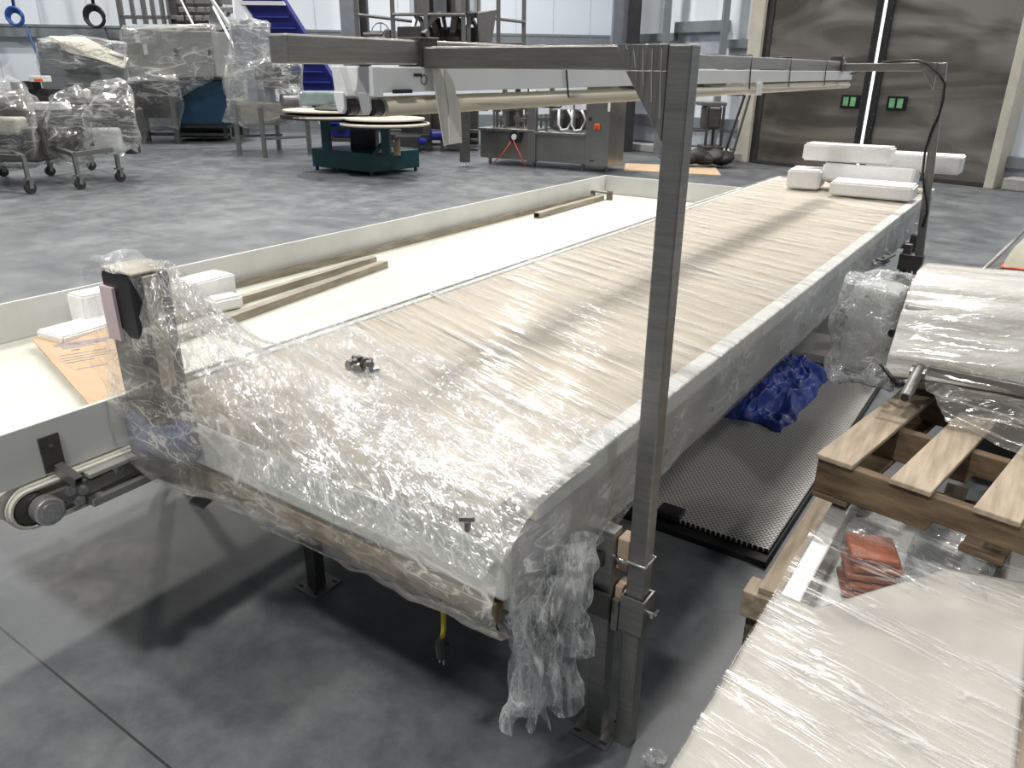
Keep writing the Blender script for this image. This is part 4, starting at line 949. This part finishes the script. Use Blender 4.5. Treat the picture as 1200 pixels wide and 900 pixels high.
def disc(px, py, d, rpx, name, m, th, dz=0):
    c = D(px, py, d); c.z += dz; r = rpx/896*d*.96; b = MB(); b.cyl(c-Vector((0, 0, th)), c, r, n=48); return b.build(name, m, tt, bevel=.008), c, r
CRD = mat('cream_disc', (.58, .54, .44), .5, 0, .08)
d1, C1, R1 = disc(392, 128, 13.6, 58, 'disc', CRD, .03)
d1b, _, _ = disc(391, 133, 13.6, 60, 'tray', BLACKM, .07)
d2, C2, R2 = disc(451, 138, 12.9, 46, 'disc', CRD, .03)
d2b, _, _ = disc(450, 143, 12.9, 50, 'tray', BLACKM, .06)
b = MB(); b.ring(C1+Vector((0, 0, -.10)), R1+.02, .022, (0, 0, 1), 40); b.build('rim', CRD, tt, smooth=True)
b = MB(); b.ring(C2+Vector((0, 0, -.09)), R2+.06, .022, (0, 0, 1), 40); b.build('rim', CRD, tt, smooth=True)
b = MB(); c = C1+Vector((.1, .0, .02))+RGT*.25
for k, r in enumerate((.62, .56, .50, .44, .36, .30)): b.ring(c+Vector((.02*k, 0, .012*(k % 3))), r, .022, (0, 0, 1), 36)
tag(b.build('hose_coil', mat('grey_hose', (.06, .06, .06), .5), smooth=True), 'flat coil of grey hose lying on the left teal turntable', 'hose')
bx = MB(); bx.fb(350, 107, 391, 124, 14.0, .5); tag(bx.build('clear_bin', mat('pale_clear_plastic', (.22, .28, .29), .25, 0, .2), bevel=.06, seg=4), 'pale clear plastic bin standing behind the turntable disc', 'bin')
b = MB(); p = D(463, 178, 12.8)
for k in range(5): b.cyl(p+Vector((.02*k, 0, -.05)), p+Vector((.03*k-.05, .03, .12+.02*k)), .03, .015, 8)
tag(b.build('glove', mat('tan_leather', (.45, .36, .20), .8)), 'tan work glove lying on the teal base', 'glove')
# --- packing machine
pk = bgthing('packing_machine', 'low stainless packing machine with orange switch and red hose on its front', 'machine', 635, 196)
PL, PR = at(563, 192), at(712, 203); PL.z = PR.z = 0
pd = (PR-PL).normalized(); pn = Vector((-pd.y, pd.x, 0)); pn = pn if pn.dot(FWD) > 0 else -pn; PLEN = (PR-PL).length
def pb(mb, t0, t1, n0, n1, z0, z1):
    vs = [PL+pd*t*PLEN+pn*n+Vector((0, 0, z)) for z in (z0, z1) for n in (n0, n1) for t in (t0, t1)]
    return mb._add(vs, [(0, 2, 3, 1), (4, 5, 7, 6), (0, 1, 5, 4), (2, 6, 7, 3), (0, 4, 6, 2), (1, 3, 7, 5)])
for t0, t1, z1 in ((0, .45, .60), (.45, .83, .58)):
    b = MB(); pb(b, t0, t1, 0, .9, .12, z1); b.build('base_cabinet', STEELP, pk, bevel=.01)
    b = MB(); pb(b, t0-.01, t1, -.05, .95, z1, z1+.05); b.build('deck', STEEL, pk, bevel=.008)
b = MB(); pb(b, .39, .455, -.04, .06, .10, 1.3); b.build('door_post', STEELP, pk, bevel=.008)
b = MB(); pb(b, .83, 1.0, -.03, .7, .10, 1.45); sw = b.build('control_cabinet', STEELP, pk, bevel=.01)
b = MB(); pb(b, .895, .935, -.06, -.03, .70, .80); s2 = lab(b.build('switch_plate', ORANGE, sw, bevel=.01), 'orange isolator switch')
b = MB(); pb(b, .905, .922, -.09, -.06, .725, .77); b.build('switch_knob', RED, sw)
b = MB(); pb(b, .855, .868, -.05, -.03, .84, .90); pb(b, .87, .90, -.035, -.03, .18, .20); b.build('socket', BLACK, sw)
b = MB(); pb(b, .80, .825, -.02, 0, 1.02, 1.18); pb(b, .985, 1.0, -.05, -.03, 1.0, 1.2); b.build('notice', PAPER, pk)
for t in (.06, .42, .80, .97):
    b = MB(); p = PL+pd*t*PLEN+pn*.1; b.cyl(p, p+Vector((0, 0, .12)), .03, n=10); b.build('foot', STEEL, pk)
b = MB(); p = PL+pd*(.30*PLEN)+pn*-.04+Vector((0, 0, .52)); b.cyl(p, p-pn*.05, .11, n=18); pg = b.build('hub', BLACK, pk)
b = MB(); b.cyl(p-pn*.05, p-pn*.07, .05, n=14); b.build('hub_cap', WHITEP, pg)
b = MB(); q = p-pn*.08
b.path([q+Vector((0, 0, -.08))+pd*-.05, q+pd*-.22+Vector((0, 0, -.30)), q+pd*-.42+Vector((0, 0, -.47))], .009, 6); b.path([q+Vector((0, 0, -.06)), q+pd*.16+Vector((0, 0, -.34)), q+pd*.26+Vector((0, 0, -.50))], .009, 6)
lab(b.build('red_hose', RED, pk, smooth=True), 'thin red hose')
rr = random.Random(11)
b = MB()
for k in range(26):
    t = rr.choice((rr.uniform(.05, .37), rr.uniform(.47, .80))); p = PL+pd*t*PLEN+pn*rr.uniform(.15, .8)+Vector((0, 0, .62)); h = rr.uniform(.12, .55)
    b = MB(); b.cyl(p, p+Vector((0, 0, h)), rr.uniform(.015, .03), n=8); pb_ = p+Vector((0, 0, h*.7)); b.box(pb_-Vector((.05, .05, .03)), pb_+Vector((.06, .05, .03))); b.build('mechanism', STEEL, pk)
for t in (.15, .52, .66):
    b = MB(); p = PL+pd*t*PLEN+pn*.6; b.box(p+Vector((-.14, -.1, .64)), p+Vector((.14, .1, .98))); b.build('guard', STEELD, pk, bevel=.02)
for t in (.60, .70):
    b = MB(); p = PL+pd*t*PLEN+pn*.12; b.path([p+Vector((0, 0, 1.0)), p+Vector((0, 0, .75)), p+pd*.06+Vector((0, 0, .66)), p+pd*.18+Vector((0, 0, .68)), p+pd*.26+Vector((0, 0, .85)), p+pd*.18+Vector((0, 0, 1.0))], .02, 7); b.build('hose', WHITEM, pk, smooth=True)
b = MB()
for t in (0, .39, .82): pb(b, t+.005, t+.03, .8, .88, .6, 1.5)
pb(b, 0, .83, .8, .88, 1.45, 1.5); b.build('canopy_frame', STEELP, pk)
# --- weigher platform
wg = bgthing('multihead_weigher', 'multihead weigher with steel buckets on a railed platform above the gantry', 'weigher', 540, 160)
c = D(522, 6, 18.0)
for k in range(12):
    a = 2*PI*k/12; dv = Vector((math.cos(a), math.sin(a), 0)); p = c+dv*.62
    R = Matrix.Rotation(a, 3, 'Z'); b = MB()
    b.box(p+Vector((-.12, -.14, -.20)), p+Vector((.12, .14, .55)), R, p); b.build('bucket', STEEL if k % 2 else CHROME, wg, bevel=.03)
for k in range(8):
    a = 2*PI*k/8+.2; dv = Vector((math.cos(a), math.sin(a), 0)); b = MB(); b.bar(c+dv*.62+Vector((0, 0, -.22)), c+dv*.30+Vector((0, 0, -.78)), .12, .03); b.build('chute', STEELD, wg)
b = MB(); b.cyl(c+Vector((0, 0, -.62)), c+Vector((0, 0, -1.0)), .50, .30, 20); b.build('cone', STEELD, wg); b = MB(); b.cyl(c+Vector((0, 0, .5)), c+Vector((0, 0, 1.2)), .5, n=20); b.build('cone', STEELD, wg)
b = MB(); b.fb(500, 32, 576, 56, 18.3, .6); b.build('body', STEELD, wg, bevel=.02)
for x, d in ((418, 17.5), (460, 17.2), (499, 17.0), (543, 17.0), (549, 17.6), (584, 17.8), (614, 18.5)):
    b = MB(); b.fb(x-2.5, -60, x+2.5, 52 if x not in (499, 543) else 70, d, .07); b.build('rail_post', STEEL, wg)
for q in (((418, 17, 17.5), (482, 25, 18.8), .07), ((460, 17, 17.2), (545, 17, 17.0), .07), ((549, 18, 17.6), (615, 26, 18.5), .07)):
    b = MB(); b.fl(*q); b.build('handrail', STEEL, wg)
clip_part('platform', STEELD, wg, [(415, 50, 616, 60, 17.2, 1.6)]); clip_part('platform_leg', STEELD, wg, [(430, 60, 436, 178, 17.6, .1, 0, 0)]); clip_part('platform_leg', STEELD, wg, [(604, 60, 610, 178, 18.2, .1, 0, 0)])
b = MB(); b.prism([D(558, 14, 17.6), D(582, 10, 17.6), D(576, 50, 17.6), D(561, 50, 17.6)], FWD*.3); b.build('funnel', STEEL, wg, bevel=.03)
b = MB(); b.ring(D(446, 38, 17.4), .18, .012, (FWD.x, FWD.y, 0), 24); b.fl((446, 26, 17.4), (446, 50, 17.4), .02); b.fl((437, 38, 17.4), (455, 38, 17.4), .02); b.build('hand_wheel', STEEL, wg)
clip_part('gearbox', STEEL, wg, [(474, 34, 494, 48, 17.1, .3), (450, 34, 458, 46, 17.3, .2), (425, 38, 448, 42, 17.2, .2)], .03)
b = MB()
for k in range(5): b = MB(); b.fl((490+k*14, 12, 18.2), (484+k*19, 34, 18.0), .07, 4); b.build('strut', STEEL, wg)
b = MB(); b.fl((490, 42, 17.2), (512, 16, 17.2), .12, 4); b.build('strut', STEEL, wg)
# --- right group: steel stand, poles, blanket, cardboard
sd_ = bgthing('hopper_stand', 'small steel hopper on a stand behind the steel post near the doors', 'stand', 830, 198)
clip_part('top_plate', STEEL, sd_, [(822, 120, 852, 124, 15.0, .5)], .005); clip_part('hopper', STEELD, sd_, [(826, 124, 846, 152, 15.0, .4)], .05)
for x in (828, 836, 846): clip_part('leg', STEELD, sd_, [(x-1.5, 124, x+1.5, 190, 15.0+.1*(x % 3), .05, 0, 0)])
clip_part('shelf', STEELD, sd_, [(824, 172, 848, 177, 14.9, .5)], .005)
ws = bgthing('wall_stand', 'thin steel stand beside the packing machine at the wall', 'stand', 782, 190)
clip_part('leg', STEELD, ws, [(779, 130, 783, 190, 16.2, .05, 0, 0)]); clip_part('leg', STEELD, ws, [(785, 145, 788, 182, 16.6, .05, 0, 0)])
clip_part('foot', STEELD, ws, [(772, 188, 789, 191, 16.1, .2, 0, 0)]); clip_part('rung', STEELD, ws, [(779, 152, 830, 154, 16.2, .04)])
b = MB(); b.fl((874, 108, 14.2), (846, 190, 14.9), .05); tag(b.build('steel_pole', STEELD), 'left leaning pole of the two by the cream door jamb', 'pole')
b = MB(); b.fl((880, 108, 14.3), (856, 190, 15.0), .045); tag(b.build('steel_pole', STEEL), 'right leaning pole of the two by the cream door jamb', 'pole')
b = MB(); cc_ = at(825, 196)
for k in range(5):
    p = cc_+RGT*(-.3+k*.16)+Vector((0, 0, .16+.04*(k % 2)))
    bmesh.ops.create_icosphere(b.bm, subdivisions=3, radius=.20, matrix=Matrix.Translation(p)@Matrix.Scale(.55, 4, (0, 0, 1)))
crumple(b.bm, .05, 4); tag(b.build('black_blanket', BLACKM, smooth=True), 'black crumpled blanket bundle on the cardboard near the doors', 'blanket')
b = MB(); p = at(846, 188)+Vector((0, 0, .14)); b.cyl(p-RGT*.12, p+RGT*.12, .09, n=14); tag(b.build('paper_roll', CLOTH, bevel=.02), 'small cream roll lying on the black bundle', 'roll')
b = MB(); q0, q1, q2, q3 = at(731, 200), at(845, 206), at(838, 196), at(733, 192)
b.prism([q0, q1, q2, q3], (0, 0, .012)); tag(b.build('cardboard_sheet', CARD), 'flat brown cardboard sheet on the floor beyond the tray', 'cardboard')
# --- hose coils on the left wall
def hose(px, py, m, label, rpx):
    d = 21.0; c = D(px, py, d); t = thing('hose_coil', label, 'hose', c, 'hose coils hung on the left wall')
    b = MB(); R_ = rpx/896*d
    for k in range(5): b.ring(c+FWD*(-.015*k)+RGT*(.02*(k%2))+Vector((0, 0, .015*k)), R_*(.80+.05*k), .032, (FWD.x, FWD.y, 0), 28, 7)
    b.build('coil', m, t, smooth=True)
    b = MB(); b.path([c+Vector((0, 0, 3.2)), c+Vector((0, 0, 1.2))+RGT*.06, c+Vector((0, 0, R_*.8))], .04, 7); b.build('drop_hose', m, t, smooth=True)
    b = MB(); b.path([c+Vector((0, 0, -R_*.8))+RGT*.2, c+Vector((0, 0, -1.2))+RGT*.4, c+Vector((0, 0, -1.75))+RGT*.62], .025, 7); b.build('tail', m, t, smooth=True)
hose(19, 22, BHOSE, 'blue hose coil hanging on the white wall at far left', 8.5)
hose(112, 22, ROPE, 'black hose coil hanging on the wall above the hopper', 10.5)
# small things by right wall
b = MB(); b.box(at(1190, 222)+Vector((0, 0, 0)), at(1190, 222)+Vector((.25, .25, .12))); tag(b.build('junction_box', STEEL, bevel=.01), 'small grey box on the floor at the foot of the right wall', 'box')
